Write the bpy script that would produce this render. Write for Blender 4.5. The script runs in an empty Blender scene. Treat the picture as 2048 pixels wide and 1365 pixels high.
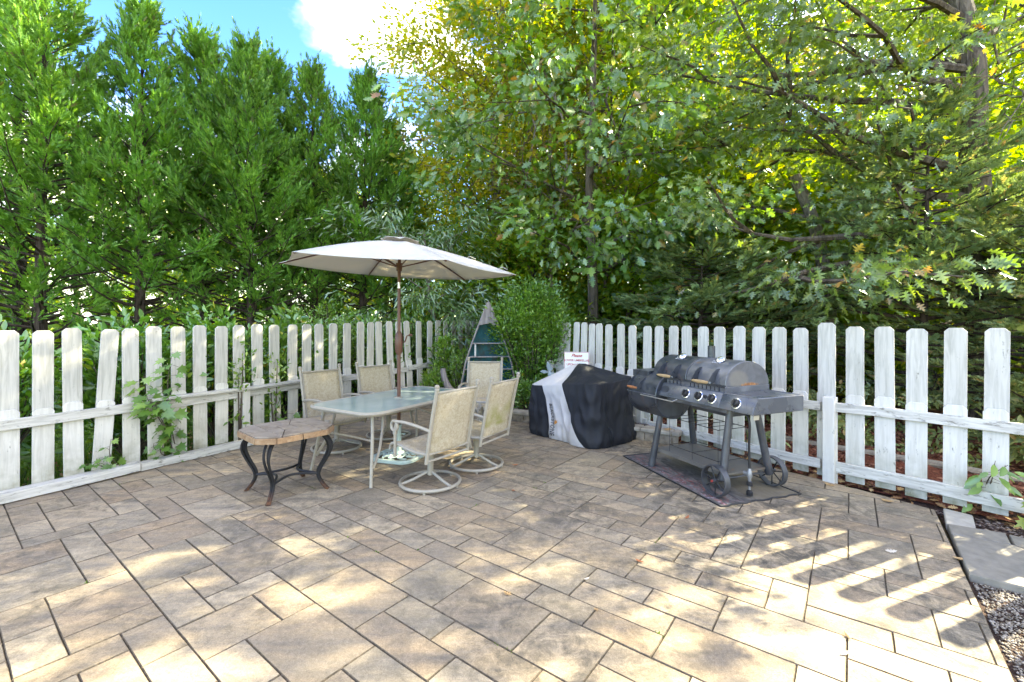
import bpy, bmesh, math, random
import numpy as np
from mathutils import Vector, Matrix, noise as mnoise

random.seed(7)
sc = bpy.context.scene
COL = sc.collection
R = math.radians

# ------------------------------------------------------------------ camera, sky, sun, exposure
cam = bpy.data.cameras.new('camera')
cam.sensor_width = 36.0
cam.lens = 893 / 2048 * 36.0
cam.shift_y = -0.01685
cam.clip_start = 0.05
cam.clip_end = 600
camo = bpy.data.objects.new('camera', cam)
COL.objects.link(camo)
camo.location = (0, 0, 1.55)
camo.rotation_euler = (R(90), 0, 0)
sc.camera = camo

SUN_AZ = math.atan2(0.922, 0.388)        # clockwise from +Y
SUN_EL = R(32.5)
world = bpy.data.worlds.new('World')
sc.world = world
world.use_nodes = True
wt = world.node_tree
wt.nodes.clear()
w_out = wt.nodes.new('ShaderNodeOutputWorld')
w_bg = wt.nodes.new('ShaderNodeBackground')
w_sky = wt.nodes.new('ShaderNodeTexSky')
w_sky.sky_type = 'NISHITA'
w_sky.sun_disc = False
w_sky.sun_elevation = SUN_EL
w_sky.sun_rotation = SUN_AZ
w_sky.air_density = 1.0
w_sky.dust_density = 0.4
w_sky.ozone_density = 4.0
w_hsv = wt.nodes.new('ShaderNodeHueSaturation')
w_hsv.inputs['Saturation'].default_value = 1.28
w_hsv.inputs['Hue'].default_value = 0.526
w_hsv.inputs['Value'].default_value = 0.50
wt.links.new(w_sky.outputs[0], w_hsv.inputs['Color'])
w_tc = wt.nodes.new('ShaderNodeTexCoord')
w_map = wt.nodes.new('ShaderNodeMapping')
w_map.inputs['Location'].default_value = (27.33, 6.39, 22.77)
w_map.inputs['Scale'].default_value = (1.0, 1.0, 1.7)
wt.links.new(w_tc.outputs['Generated'], w_map.inputs[0])
w_n = wt.nodes.new('ShaderNodeTexNoise')
w_n.inputs['Scale'].default_value = 2.6
w_n.inputs['Detail'].default_value = 8
w_n.inputs['Roughness'].default_value = 0.52
wt.links.new(w_map.outputs[0], w_n.inputs['Vector'])
w_r = wt.nodes.new('ShaderNodeValToRGB')
w_r.color_ramp.elements[0].position = 0.47
w_r.color_ramp.elements[1].position = 0.58
wt.links.new(w_n.outputs[0], w_r.inputs[0])
w_mix = wt.nodes.new('ShaderNodeMix')
w_mix.data_type = 'RGBA'
wt.links.new(w_r.outputs[0], w_mix.inputs['Factor'])
wt.links.new(w_hsv.outputs[0], w_mix.inputs['A'])
w_n2 = wt.nodes.new('ShaderNodeTexNoise')
w_n2.inputs['Scale'].default_value = 7.0
w_n2.inputs['Detail'].default_value = 6
wt.links.new(w_map.outputs[0], w_n2.inputs['Vector'])
w_r2 = wt.nodes.new('ShaderNodeValToRGB')
w_r2.color_ramp.elements[0].position = 0.36
w_r2.color_ramp.elements[0].color = (0.75, 0.76, 0.80, 1)
w_r2.color_ramp.elements[1].position = 0.66
w_r2.color_ramp.elements[1].color = (3.7, 3.6, 3.47, 1)
wt.links.new(w_n2.outputs[0], w_r2.inputs[0])
wt.links.new(w_r2.outputs[0], w_mix.inputs['B'])
wt.links.new(w_mix.outputs['Result'], w_bg.inputs['Color'])
w_bg.inputs['Strength'].default_value = 0.148
wt.links.new(w_bg.outputs[0], w_out.inputs[0])

sun = bpy.data.lights.new('sun', 'SUN')
sun.energy = 2.2
sun.angle = R(0.55)
sun.color = (1.0, 0.92, 0.80)
suno = bpy.data.objects.new('sun', sun)
COL.objects.link(suno)
sdir = Vector((0.922 * math.cos(SUN_EL), 0.388 * math.cos(SUN_EL), math.sin(SUN_EL)))
suno.rotation_euler = sdir.to_track_quat('Z', 'Y').to_euler()
suno.location = sdir * 60

sc.view_settings.view_transform = 'Standard'
sc.view_settings.look = 'None'
sc.view_settings.gamma = 1
sc.view_settings.use_curve_mapping = False
sc.view_settings.exposure = 4.05
sc.view_settings.use_white_balance = True
sc.view_settings.white_balance_temperature = 8000
sc.view_settings.white_balance_tint = -2
sc.render.engine = 'CYCLES'
cy = sc.cycles
cy.use_denoising = True
cy.denoising_prefilter = "ACCURATE"
cy.max_bounces = 9
cy.diffuse_bounces = 6
cy.glossy_bounces = 2
cy.transmission_bounces = 7
cy.transparent_max_bounces = 6
cy.caustics_reflective = False
cy.caustics_refractive = False
cy.sample_clamp_indirect = 6

# ------------------------------------------------------------------ helpers
class MB:
    def __init__(self):
        self.v, self.f, self.mi, self.m = [], [], [], 0

    def add(self, vs, fs):
        o = len(self.v)
        self.v += [tuple(p) for p in vs]
        self.f += [tuple(i + o for i in f) for f in fs]
        self.mi += [self.m] * len(fs)
        return self

    def box(self, c, s, rot=None):
        hx, hy, hz = s[0] / 2, s[1] / 2, s[2] / 2
        vs = [Vector((x, y, z)) for x in (-hx, hx) for y in (-hy, hy) for z in (-hz, hz)]
        if rot is not None:
            vs = [rot @ p for p in vs]
        vs = [p + Vector(c) for p in vs]
        return self.add(vs, [(0, 1, 3, 2), (4, 6, 7, 5), (0, 4, 5, 1), (2, 3, 7, 6), (0, 2, 6, 4), (1, 5, 7, 3)])

    def tube(self, pts, r, n=8, closed=False):
        pts = [Vector(p) for p in pts]
        k = len(pts)
        rs = list(r) if isinstance(r, (list, tuple)) else [r] * k
        tans = []
        for i in range(k):
            a = pts[(i - 1) % k] if closed or i > 0 else pts[0]
            b = pts[(i + 1) % k] if closed or i < k - 1 else pts[-1]
            t = b - a
            tans.append(t.normalized() if t.length > 1e-9 else Vector((0, 0, 1)))
        up = Vector((0, 0, 1)) if abs(tans[0].z) < 0.9 else Vector((1, 0, 0))
        nx = tans[0].cross(up).normalized()
        vs = []
        for i in range(k):
            nx = nx - tans[i] * nx.dot(tans[i])
            nx = nx.normalized() if nx.length > 1e-9 else tans[i].orthogonal().normalized()
            ny = tans[i].cross(nx)
            for j in range(n):
                a = 2 * math.pi * j / n
                vs.append(pts[i] + (nx * math.cos(a) + ny * math.sin(a)) * rs[i])
        fs = []
        for i in range(k if closed else k - 1):
            for j in range(n):
                a, b = i * n + j, i * n + (j + 1) % n
                c, d = ((i + 1) % k) * n + (j + 1) % n, ((i + 1) % k) * n + j
                fs.append((a, b, c, d))
        if not closed:
            fs.append(tuple(range(n - 1, -1, -1)))
            fs.append(tuple(range((k - 1) * n, k * n)))
        return self.add(vs, fs)

    def lathe(self, prof, n=16, mat=None):
        vs, fs = [], []
        for (r, z) in prof:
            for j in range(n):
                a = 2 * math.pi * j / n
                vs.append(Vector((r * math.cos(a), r * math.sin(a), z)))
        for i in range(len(prof) - 1):
            for j in range(n):
                fs.append((i * n + j, i * n + (j + 1) % n, (i + 1) * n + (j + 1) % n, (i + 1) * n + j))
        fs.append(tuple(range(n - 1, -1, -1)))
        fs.append(tuple(range((len(prof) - 1) * n, len(prof) * n)))
        if mat is not None:
            vs = [mat @ p for p in vs]
        return self.add(vs, fs)

    def prism(self, poly, d0, d1, mat=None):
        """poly (a,b) extruded along third axis d0..d1"""
        n = len(poly)
        vs = [Vector((a, b, d0)) for a, b in poly] + [Vector((a, b, d1)) for a, b in poly]
        if mat is not None:
            vs = [mat @ p for p in vs]
        fs = [tuple(range(n - 1, -1, -1)), tuple(range(n, 2 * n))]
        fs += [(i, (i + 1) % n, n + (i + 1) % n, n + i) for i in range(n)]
        return self.add(vs, fs)

    def grid(self, rows):
        nr, nc = len(rows), len(rows[0])
        vs = [p for r in rows for p in r]
        fs = [(i * nc + j, i * nc + j + 1, (i + 1) * nc + j + 1, (i + 1) * nc + j) for i in range(nr - 1) for j in range(nc - 1)]
        return self.add(vs, fs)

    def mesh(self, name, mats, smooth=True, bevel=0.0, angle=35):
        me = bpy.data.meshes.new(name)
        me.from_pydata(self.v, [], self.f)
        if not isinstance(mats, (list, tuple)):
            mats = [mats]
        for m in mats:
            me.materials.append(m)
        if len(mats) > 1:
            me.polygons.foreach_set('material_index', self.mi)
        bm = bmesh.new()
        bm.from_mesh(me)
        bmesh.ops.recalc_face_normals(bm, faces=bm.faces)
        if bevel > 0:
            es = [e for e in bm.edges if len(e.link_faces) == 2 and e.calc_face_angle(0) > R(30)]
            bmesh.ops.bevel(bm, geom=es, offset=bevel, segments=1, affect='EDGES', clamp_overlap=True)
        bm.to_mesh(me)
        bm.free()
        if smooth:
            me.polygons.foreach_set('use_smooth', [True] * len(me.polygons))
            me.set_sharp_from_angle(angle=R(angle))
        me.update()
        return me

    def build(self, name, mats, parent=None, **k):
        return link(name, self.mesh(name, mats, **k), parent)


def link(name, me, parent=None, loc=None, rot=None, scale=None):
    o = bpy.data.objects.new(name, me)
    COL.objects.link(o)
    if parent is not None:
        o.parent = parent
    if loc is not None:
        o.location = loc
    if rot is not None:
        o.rotation_euler = rot
    if scale is not None:
        o.scale = scale
    return o


def tag(o, label, cat, group=None):
    o['label'] = label
    o['category'] = cat
    if group:
        o['group'] = group
    return o


def thing(name, label, cat, loc=(0, 0, 0), rz=0.0, group=None):
    o = bpy.data.objects.new(name, None)
    o.empty_display_size = 0.1
    COL.objects.link(o)
    o.location = loc
    o.rotation_euler = (0, 0, rz)
    return tag(o, label, cat, group)


def structure(o):
    o['kind'] = 'structure'
    return o


def stuff(o):
    o['kind'] = 'stuff'
    return o


def copy_tree(src, loc, rz, label, group=None):
    c = src.copy()
    COL.objects.link(c)
    c.location = loc
    c.rotation_euler = (0, 0, rz)
    c['label'] = label
    if group:
        c['group'] = group
    for ch in src.children:
        d = ch.copy()
        COL.objects.link(d)
        d.parent = c
        for g in ch.children:
            e = g.copy()
            COL.objects.link(e)
            e.parent = d
    return c


def bez(p, n=10):
    """Catmull-Rom through points"""
    p = [Vector(q) for q in p]
    q = [p[0] * 2 - p[1]] + p + [p[-1] * 2 - p[-2]]
    out = []
    for i in range(1, len(q) - 2):
        for k in range(n):
            t = k / n
            a, b, c, d = q[i - 1], q[i], q[i + 1], q[i + 2]
            out.append(0.5 * ((2 * b) + (c - a) * t + (2 * a - 5 * b + 4 * c - d) * t * t + (3 * b - a - 3 * c + d) * t ** 3))
    out.append(p[-1])
    return out


# ------------------------------------------------------------------ material helpers
class NT:
    def __init__(self, name, rough=0.7, spec=0.3, metal=0.0):
        self.mat = bpy.data.materials.new(name)
        self.mat.use_nodes = True
        self.t = self.mat.node_tree
        self.t.nodes.clear()
        self.out = self.t.nodes.new('ShaderNodeOutputMaterial')
        self.b = self.t.nodes.new('ShaderNodeBsdfPrincipled')
        self.b.inputs['Roughness'].default_value = rough
        self.b.inputs['Specular IOR Level'].default_value = spec
        self.b.inputs['Metallic'].default_value = metal
        self.t.links.new(self.b.outputs[0], self.out.inputs[0])

    def n(self, kind):
        return self.t.nodes.new(kind)

    def lk(self, a, b):
        self.t.links.new(a, b)

    def setv(self, sock, v):
        if hasattr(v, 'is_output'):
            self.lk(v, sock)
        else:
            if isinstance(v, tuple) and len(v) == 3 and sock.type == 'RGBA':
                v = v + (1,)
            sock.default_value = v

    def coord(self, kind='Object', scale=(1, 1, 1), rot=(0, 0, 0)):
        if kind == 'World':
            s = self.n('ShaderNodeNewGeometry').outputs['Position']
        else:
            s = self.n('ShaderNodeTexCoord').outputs[kind]
        m = self.n('ShaderNodeMapping')
        m.inputs['Scale'].default_value = scale
        m.inputs['Rotation'].default_value = rot
        self.lk(s, m.inputs[0])
        return m.outputs[0]

    def randvec(self, vec, amt=40.0):
        """offset a coordinate by the object's random number, so alike pieces differ"""
        oi = self.n('ShaderNodeObjectInfo')
        mu = self.n('ShaderNodeMath')
        mu.operation = 'MULTIPLY'
        self.lk(oi.outputs['Random'], mu.inputs[0])
        mu.inputs[1].default_value = amt
        va = self.n('ShaderNodeVectorMath')
        va.operation = 'ADD'
        self.lk(vec, va.inputs[0])
        self.lk(mu.outputs[0], va.inputs[1])
        return va.outputs[0]

    def noise(self, vec, scale=5.0, detail=4.0, rough=0.55, dist=0.0):
        x = self.n('ShaderNodeTexNoise')
        x.inputs['Scale'].default_value = scale
        x.inputs['Detail'].default_value = detail
        x.inputs['Roughness'].default_value = rough
        x.inputs['Distortion'].default_value = dist
        self.lk(vec, x.inputs['Vector'])
        return x.outputs[0]

    def rand(self):
        return self.n('ShaderNodeObjectInfo').outputs['Random']

    def island(self):
        return self.n('ShaderNodeNewGeometry').outputs['Random Per Island']

    def ramp(self, fac, stops, mode='LINEAR'):
        x = self.n('ShaderNodeValToRGB')
        cr = x.color_ramp
        cr.interpolation = mode
        while len(cr.elements) < len(stops):
            cr.elements.new(0.5)
        for e, (p, c) in zip(cr.elements, stops):
            e.position = p
            e.color = (c, c, c, 1) if isinstance(c, (int, float)) else tuple(c) + (1,)
        self.lk(fac, x.inputs[0])
        return x.outputs[0]

    def mix(self, f, a, b, mode='MIX'):
        x = self.n('ShaderNodeMix')
        x.data_type = 'RGBA'
        x.blend_type = mode
        self.setv(x.inputs['Factor'], f)
        self.setv(x.inputs['A'], a)
        self.setv(x.inputs['B'], b)
        return x.outputs['Result']

    def math(self, op, a, b=0.0):
        x = self.n('ShaderNodeMath')
        x.operation = op
        self.setv(x.inputs[0], a)
        self.setv(x.inputs[1], b)
        return x.outputs[0]

    def sep(self, vec):
        x = self.n('ShaderNodeSeparateXYZ')
        self.lk(vec, x.inputs[0])
        return x.outputs

    def bump(self, h, strength=0.3, dist=0.01):
        x = self.n('ShaderNodeBump')
        x.inputs['Strength'].default_value = strength
        x.inputs['Distance'].default_value = dist
        self.lk(h, x.inputs['Height'])
        self.lk(x.outputs[0], self.b.inputs['Normal'])

    def col(self, c):
        self.setv(self.b.inputs['Base Color'], c)
        return self

    def rough(self, c):
        self.setv(self.b.inputs['Roughness'], c)
        return self


def plain(name, c, rough=0.6, spec=0.3, metal=0.0, var=0.12, scale=6.0, bump=0.0):
    k = NT(name, rough, spec, metal)
    v = k.coord('Object')
    nz = k.noise(v, scale, 5)
    lo = tuple(x * (1 - var) for x in c)
    hi = tuple(min(1, x * (1 + var)) for x in c)
    k.col(k.ramp(nz, [(0.3, lo), (0.7, hi)]))
    if bump:
        k.bump(k.noise(v, scale * 12, 3), bump, 0.004)
    return k.mat


def leaf_mat(name, cols, trans=0.45, gloss=0.05, grough=0.4, tint=(1.25, 1.2, 0.55), clump=0.25, cscale=0.9):
    k = NT(name)
    k.t.nodes.remove(k.b)
    c = k.ramp(k.island(), cols)
    w = k.coord('World')
    nz = k.noise(w, cscale, 3)
    c = k.mix(1.0, c, k.ramp(k.rand(), [(0.0, (0.86, 0.92, 0.9)), (1.0, (1.14, 1.05, 1.0))]), 'MULTIPLY')
    c = k.mix(1.0, c, k.ramp(nz, [(0.32, 1 - clump), (0.68, 1 + clump)]), 'MULTIPLY')
    d = k.n('ShaderNodeBsdfDiffuse')
    k.lk(c, d.inputs['Color'])
    t = k.n('ShaderNodeBsdfTranslucent')
    k.lk(k.mix(1.0, c, tint, 'MULTIPLY'), t.inputs['Color'])
    m = k.n('ShaderNodeMixShader')
    m.inputs[0].default_value = trans
    k.lk(d.outputs[0], m.inputs[1])
    k.lk(t.outputs[0], m.inputs[2])
    g = k.n('ShaderNodeBsdfGlossy')
    g.inputs['Roughness'].default_value = grough
    g.inputs['Color'].default_value = (0.9, 0.95, 1.0, 1)
    m2 = k.n('ShaderNodeMixShader')
    m2.inputs[0].default_value = gloss
    k.lk(m.outputs[0], m2.inputs[1])
    k.lk(g.outputs[0], m2.inputs[2])
    k.lk(m2.outputs[0], k.out.inputs[0])
    return k.mat


def painted_wood(name, white, under, grain=1.0, wear=0.5, low_dirt=0.0, axis='z'):
    k = NT(name, 0.62, 0.25)
    sc_ = {'z': (14, 14, 1.1), 'x': (1.1, 14, 14)}[axis]
    v = k.randvec(k.coord('Object', sc_))
    g = k.noise(v, 2.6, 6, 0.62, 0.6)
    v2 = k.randvec(k.coord('Object'))
    big = k.noise(v2, 3.2, 4)
    c = k.mix(k.ramp(g, [(0.42, 0.0), (0.62, 0.55 * grain), (0.8, 0.9 * grain)]), white, under)
    c = k.mix(k.ramp(big, [(0.35, 0.0), (0.75, 0.38)]), c, tuple(x * 0.78 for x in white))
    # flaked spots showing weathered timber
    sp = k.noise(k.randvec(k.coord('Object', tuple(2.0 if s < 2 else 6.0 for s in sc_))), 4.5, 8, 0.7)
    c = k.mix(k.ramp(sp, [(0.66 - 0.08 * wear, 0.0), (0.70 - 0.04 * wear, 0.75)]), c, tuple(x * 0.55 for x in under))
    if low_dirt:
        z = k.sep(k.coord('Object'))[2]
        dz = k.math('MULTIPLY', k.ramp(z, [(0.0, 1.0), (0.45, 0.0)]), k.ramp(k.noise(v2, 9, 6), [(0.3, 0.15), (0.7, 1.0)]))
        c = k.mix(k.math('MULTIPLY', dz, low_dirt), c, (0.17, 0.165, 0.09))
    rv = k.rand()
    c = k.mix(1.0, c, k.ramp(rv, [(0.0, (0.88, 0.88, 0.86)), (1.0, (1.0, 1.0, 1.0))]), 'MULTIPLY')
    k.col(c)
    k.bump(g, 0.35, 0.004)
    return k.mat


# ------------------------------------------------------------------ materials
def make_paver_mat():
    k = NT('paver_stone', 0.82, 0.22)
    ang = math.atan2(0.797, 0.605)
    w = k.coord('World')
    r = k.rand()
    base = k.ramp(r, [(0.0, (0.37, 0.265, 0.16)), (0.2, (0.285, 0.225, 0.155)), (0.4, (0.44, 0.335, 0.21)), (0.6, (0.265, 0.22, 0.155)),
                      (0.8, (0.44, 0.355, 0.24)), (1.0, (0.34, 0.25, 0.15))], 'LINEAR')
    # blended colour streaks running along the slabs
    st = k.randvec(k.coord('World', (1.1, 7, 1), (0, 0, -ang)), 17)
    s = k.noise(st, 1.6, 5, 0.6, 0.4)
    c = k.mix(k.ramp(s, [(0.38, 0.0), (0.66, 0.7)]), base, (0.19, 0.168, 0.135))
    c = k.mix(k.ramp(s, [(0.24, 0.6), (0.40, 0.0)]), c, (0.42, 0.345, 0.25))
    # mildew and old grime, thicker in some areas
    area = k.noise(w, 0.75, 3, 0.5)
    fine = k.noise(w, 7.5, 9, 0.72, 0.8)
    area2 = k.ramp(area, [(0.36, 0.0), (0.56, 1.0)])
    m = k.math('MULTIPLY', k.ramp(fine, [(0.42, 0.0), (0.60, 1.0)]), k.math('ADD', k.math('MULTIPLY', area2, 0.72), 0.17))
    x = k.sep(w)
    right = k.ramp(k.math('ADD', k.math('MULTIPLY', x[0], 0.25), 0.35), [(0.2, 0.55), (0.7, 1.0)])
    m = k.math('MULTIPLY', m, right)
    c = k.mix(m, c, (0.060, 0.056, 0.047))
    blot = k.ramp(k.noise(k.randvec(w, 9), 3.3, 7, 0.68, 1.2), [(0.555, 0.0), (0.68, 0.9)])
    blot = k.math('MULTIPLY', blot, k.ramp(k.noise(w, 11, 8, 0.75), [(0.40, 0.15), (0.58, 1.0)]))
    c = k.mix(k.math('MULTIPLY', blot, 0.85), c, (0.05, 0.048, 0.042))
    gr = k.noise(w, 160, 2, 0.6)
    c = k.mix(1.0, c, k.ramp(gr, [(0.3, 0.78), (0.7, 1.2)]), 'MULTIPLY')
    c = k.mix(1.0, c, k.ramp(k.noise(w, 42, 5, 0.7), [(0.3, 0.80), (0.7, 1.17)]), 'MULTIPLY')
    k.col(c)
    hh = k.math('ADD', k.math('MULTIPLY', k.noise(w, 70, 4, 0.6), 0.5), k.math('MULTIPLY', k.noise(w, 14, 5), 0.7))
    k.bump(hh, 0.7, 0.007)
    return k.mat


M = {}
M['paver'] = make_paver_mat()
M['picket'] = painted_wood('white_picket_paint', (0.67, 0.648, 0.595), (0.30, 0.285, 0.24), 0.55, 0.6, 1.0)
M['board'] = painted_wood('grey_white_board_paint', (0.575, 0.555, 0.505), (0.27, 0.265, 0.225), 0.95, 0.35)
M['rail'] = painted_wood('flaking_rail_paint', (0.625, 0.605, 0.555), (0.20, 0.185, 0.155), 0.9, 1.25, 0.0, 'x')
M['post'] = painted_wood('white_post_paint', (0.67, 0.648, 0.595), (0.40, 0.38, 0.34), 0.4, 0.5, 0.3)


def ground_mat():
    k = NT('soil_and_grass', 0.95, 0.1)
    w = k.coord('World')
    a = k.noise(w, 0.5, 5, 0.6)
    b = k.noise(w, 9, 7, 0.7)
    grass = k.ramp(b, [(0.3, (0.030, 0.055, 0.012)), (0.55, (0.075, 0.12, 0.028)), (0.8, (0.15, 0.19, 0.055))])
    litter = k.ramp(b, [(0.3, (0.045, 0.030, 0.018)), (0.6, (0.13, 0.085, 0.05)), (0.8, (0.22, 0.15, 0.085))])
    x = k.sep(w)
    side = k.ramp(k.math('ADD', k.math('MULTIPLY', x[0], 0.08), 0.5), [(0.28, 0.0), (0.5, 1.0)])
    f = k.math('MULTIPLY', k.ramp(a, [(0.35, 0.45), (0.6, 1.0)]), side)
    k.col(k.mix(f, grass, litter))
    k.bump(b, 0.8, 0.03)
    return k.mat


M['ground'] = ground_mat()


def mulch_mat(name, c0, c1, c2):
    k = NT(name, 0.95, 0.1)
    w = k.coord('World')
    b = k.noise(w, 55, 6, 0.7)
    k.col(k.ramp(b, [(0.3, c0), (0.55, c1), (0.78, c2)]))
    k.bump(b, 1.0, 0.02)
    return k.mat


M['red_mulch'] = mulch_mat('red_mulch', (0.05, 0.018, 0.012), (0.17, 0.06, 0.04), (0.30, 0.13, 0.09))
M['dark_mulch'] = mulch_mat('dark_mulch', (0.02, 0.013, 0.01), (0.07, 0.045, 0.035), (0.17, 0.12, 0.10))
M['paver_edge'] = mulch_mat('dirty_paver_edge', (0.10, 0.083, 0.06), (0.19, 0.155, 0.115), (0.30, 0.245, 0.185))
M['joint'] = mulch_mat('joint_sand', (0.04, 0.034, 0.024), (0.085, 0.07, 0.052), (0.14, 0.115, 0.085))


def chip_mat(name, cols, rough=0.9):
    k = NT(name, rough, 0.15)
    k.col(k.ramp(k.island(), cols))
    return k.mat


M['chips'] = chip_mat('bark_chips', [(0.0, (0.06, 0.03, 0.02)), (0.5, (0.17, 0.07, 0.05)), (1.0, (0.30, 0.15, 0.10))])
M['chips_dark'] = chip_mat('dark_bark_chips', [(0.0, (0.03, 0.02, 0.016)), (0.6, (0.09, 0.06, 0.05)), (1.0, (0.30, 0.25, 0.21))])
M['pebble'] = chip_mat('white_pebbles', [(0.0, (0.11, 0.092, 0.07)), (0.5, (0.21, 0.18, 0.145)), (1.0, (0.38, 0.34, 0.285))], 0.7)
M['litter'] = chip_mat('dead_leaves', [(0.0, (0.09, 0.045, 0.02)), (0.5, (0.24, 0.13, 0.06)), (1.0, (0.40, 0.27, 0.13))])
M['bark'] = None


def bark_mat(name, c0, c1, sc_=1.0):
    k = NT(name, 0.95, 0.1)
    v = k.coord('World', (9 * sc_, 9 * sc_, 1.6 * sc_))
    a = k.noise(v, 1.6, 6, 0.65, 0.7)
    k.col(k.ramp(a, [(0.35, c0), (0.65, c1)]))
    k.bump(a, 1.0, 0.03)
    return k.mat


M['bark'] = bark_mat('oak_bark', (0.045, 0.036, 0.028), (0.17, 0.14, 0.11))
M['bark_dark'] = bark_mat('cypress_bark', (0.030, 0.022, 0.017), (0.10, 0.075, 0.058))
M['bark_pale'] = bark_mat('pale_bark', (0.10, 0.085, 0.065), (0.26, 0.22, 0.17))
M['stone'] = plain('wall_stone', (0.25, 0.21, 0.165), 0.9, 0.15, 0, 0.45, 9, 0.7)
M['cap'] = plain('cap_stone', (0.32, 0.29, 0.245), 0.9, 0.15, 0, 0.3, 7, 0.5)
M['slab'] = plain('concrete_slab', (0.205, 0.19, 0.16), 0.9, 0.2, 0, 0.18, 14, 0.6)
M['slab_white'] = plain('pale_concrete', (0.38, 0.36, 0.315), 0.9, 0.2, 0, 0.15, 14, 0.5)
M['timber'] = painted_wood('grey_timber', (0.27, 0.25, 0.22), (0.12, 0.10, 0.085), 0.9, 0.6, 0.0, 'x')

# leaves
M['leyland'] = leaf_mat('cypress_sprays', [(0.0, (0.13, 0.137, 0.067)), (0.035, (0.13, 0.15, 0.067)), (0.05, (0.082, 0.206, 0.029)), (0.5, (0.13, 0.315, 0.043)), (0.85, (0.192, 0.395, 0.062)), (1.0, (0.245, 0.447, 0.084))], 0.40, 0.03, 0.5, (1.3, 1.15, 0.5), 0.22)
M['cedar'] = leaf_mat('cedar_sprays', [(0.0, (0.122, 0.186, 0.076)), (0.6, (0.215, 0.304, 0.127)), (0.9, (0.288, 0.359, 0.14)), (1.0, (0.374, 0.248, 0.113))], 0.38, 0.03, 0.5, (1.2, 1.1, 0.6), 0.25)
M['oak'] = leaf_mat('oak_leaves', [(0.0, (0.077, 0.175, 0.027)), (0.6, (0.117, 0.25, 0.041)), (0.93, (0.18, 0.31, 0.045)), (0.97, (0.306, 0.34, 0.054)), (1.0, (0.342, 0.18, 0.054))], 0.42, 0.09, 0.38, (1.5, 1.3, 0.35), 0.15)
M['pinoak'] = leaf_mat('pin_oak_leaves', [(0.0, (0.085, 0.165, 0.035)), (0.6, (0.13, 0.225, 0.055)), (0.95, (0.18, 0.27, 0.065)), (1.0, (0.38, 0.22, 0.07))], 0.45, 0.07, 0.4, (1.5, 1.3, 0.4), 0.15)
M['yellow'] = leaf_mat('yellowing_leaves', [(0.0, (0.172, 0.263, 0.02)), (0.45, (0.287, 0.358, 0.026)), (0.85, (0.414, 0.431, 0.035)), (1.0, (0.506, 0.403, 0.05))], 0.56, 0.04, 0.4, (1.35, 1.15, 0.4), 0.2)
M['wood'] = leaf_mat('woodland_leaves', [(0.0, (0.101, 0.228, 0.018)), (0.5, (0.175, 0.318, 0.026)), (0.85, (0.267, 0.382, 0.035)), (1.0, (0.35, 0.403, 0.05))], 0.58, 0.04, 0.4, (1.5, 1.25, 0.35), 0.25)
M['peach'] = leaf_mat('long_leaves', [(0.0, (0.08, 0.17, 0.035)), (0.6, (0.125, 0.235, 0.06)), (1.0, (0.19, 0.28, 0.08))], 0.35, 0.13, 0.36, (1.4, 1.25, 0.5), 0.15)
M['bush'] = leaf_mat('small_glossy_leaves', [(0.0, (0.088, 0.198, 0.02)), (0.6, (0.143, 0.292, 0.03)), (1.0, (0.242, 0.374, 0.045))], 0.35, 0.07, 0.35, (1.3, 1.2, 0.4), 0.2, 2.5)
M['laurel'] = leaf_mat('laurel_leaves', [(0.0, (0.076, 0.196, 0.02)), (0.7, (0.136, 0.299, 0.032)), (0.96, (0.216, 0.38, 0.05)), (1.0, (0.54, 0.437, 0.04))], 0.35, 0.09, 0.35, (1.4, 1.25, 0.4), 0.2, 2.0)
M['sapling'] = leaf_mat('sapling_leaves', [(0.0, (0.09, 0.2, 0.03)), (1.0, (0.18, 0.32, 0.05))], 0.35, 0.08, 0.4, (1.4, 1.25, 0.4), 0.1)
M['lime'] = leaf_mat('lime_leaves', [(0.0, (0.20, 0.30, 0.03)), (1.0, (0.40, 0.42, 0.05))], 0.45, 0.06, 0.4, (1.3, 1.2, 0.4), 0.1)
M['moss'] = leaf_mat('moss', [(0.0, (0.06, 0.13, 0.015)), (1.0, (0.13, 0.24, 0.03))], 0.3, 0.02)

# ------------------------------------------------------------------ foliage engine (numpy)
def np_mesh(name, V, loops, starts, totals, mat, smooth=False):
    me = bpy.data.meshes.new(name)
    me.vertices.add(len(V))
    me.vertices.foreach_set('co', np.ascontiguousarray(V, dtype=np.float32).ravel())
    me.loops.add(len(loops))
    me.loops.foreach_set('vertex_index', np.ascontiguousarray(loops, dtype=np.int32))
    me.polygons.add(len(starts))
    me.polygons.foreach_set('loop_start', np.ascontiguousarray(starts, dtype=np.int32))
    me.polygons.foreach_set('loop_total', np.ascontiguousarray(totals, dtype=np.int32))
    me.update(calc_edges=True)
    me.materials.append(mat)
    return me


def half_leaf(right, fold=0.25):
    """right-hand outline from base (0,0) to tip (0,1) -> folded two-faced leaf template"""
    n = len(right)
    v = [(x, y, fold * abs(x) - 0.10 * y * y) for x, y in right]
    v += [(-x, y, fold * abs(x) - 0.10 * y * y) for x, y in right[1:-1]]
    f1 = list(range(n))
    f2 = [0] + [n - 1] + [n + i for i in range(n - 3, -1, -1)]
    return np.array(v), [f1[::-1], f2[::-1]]


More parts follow.
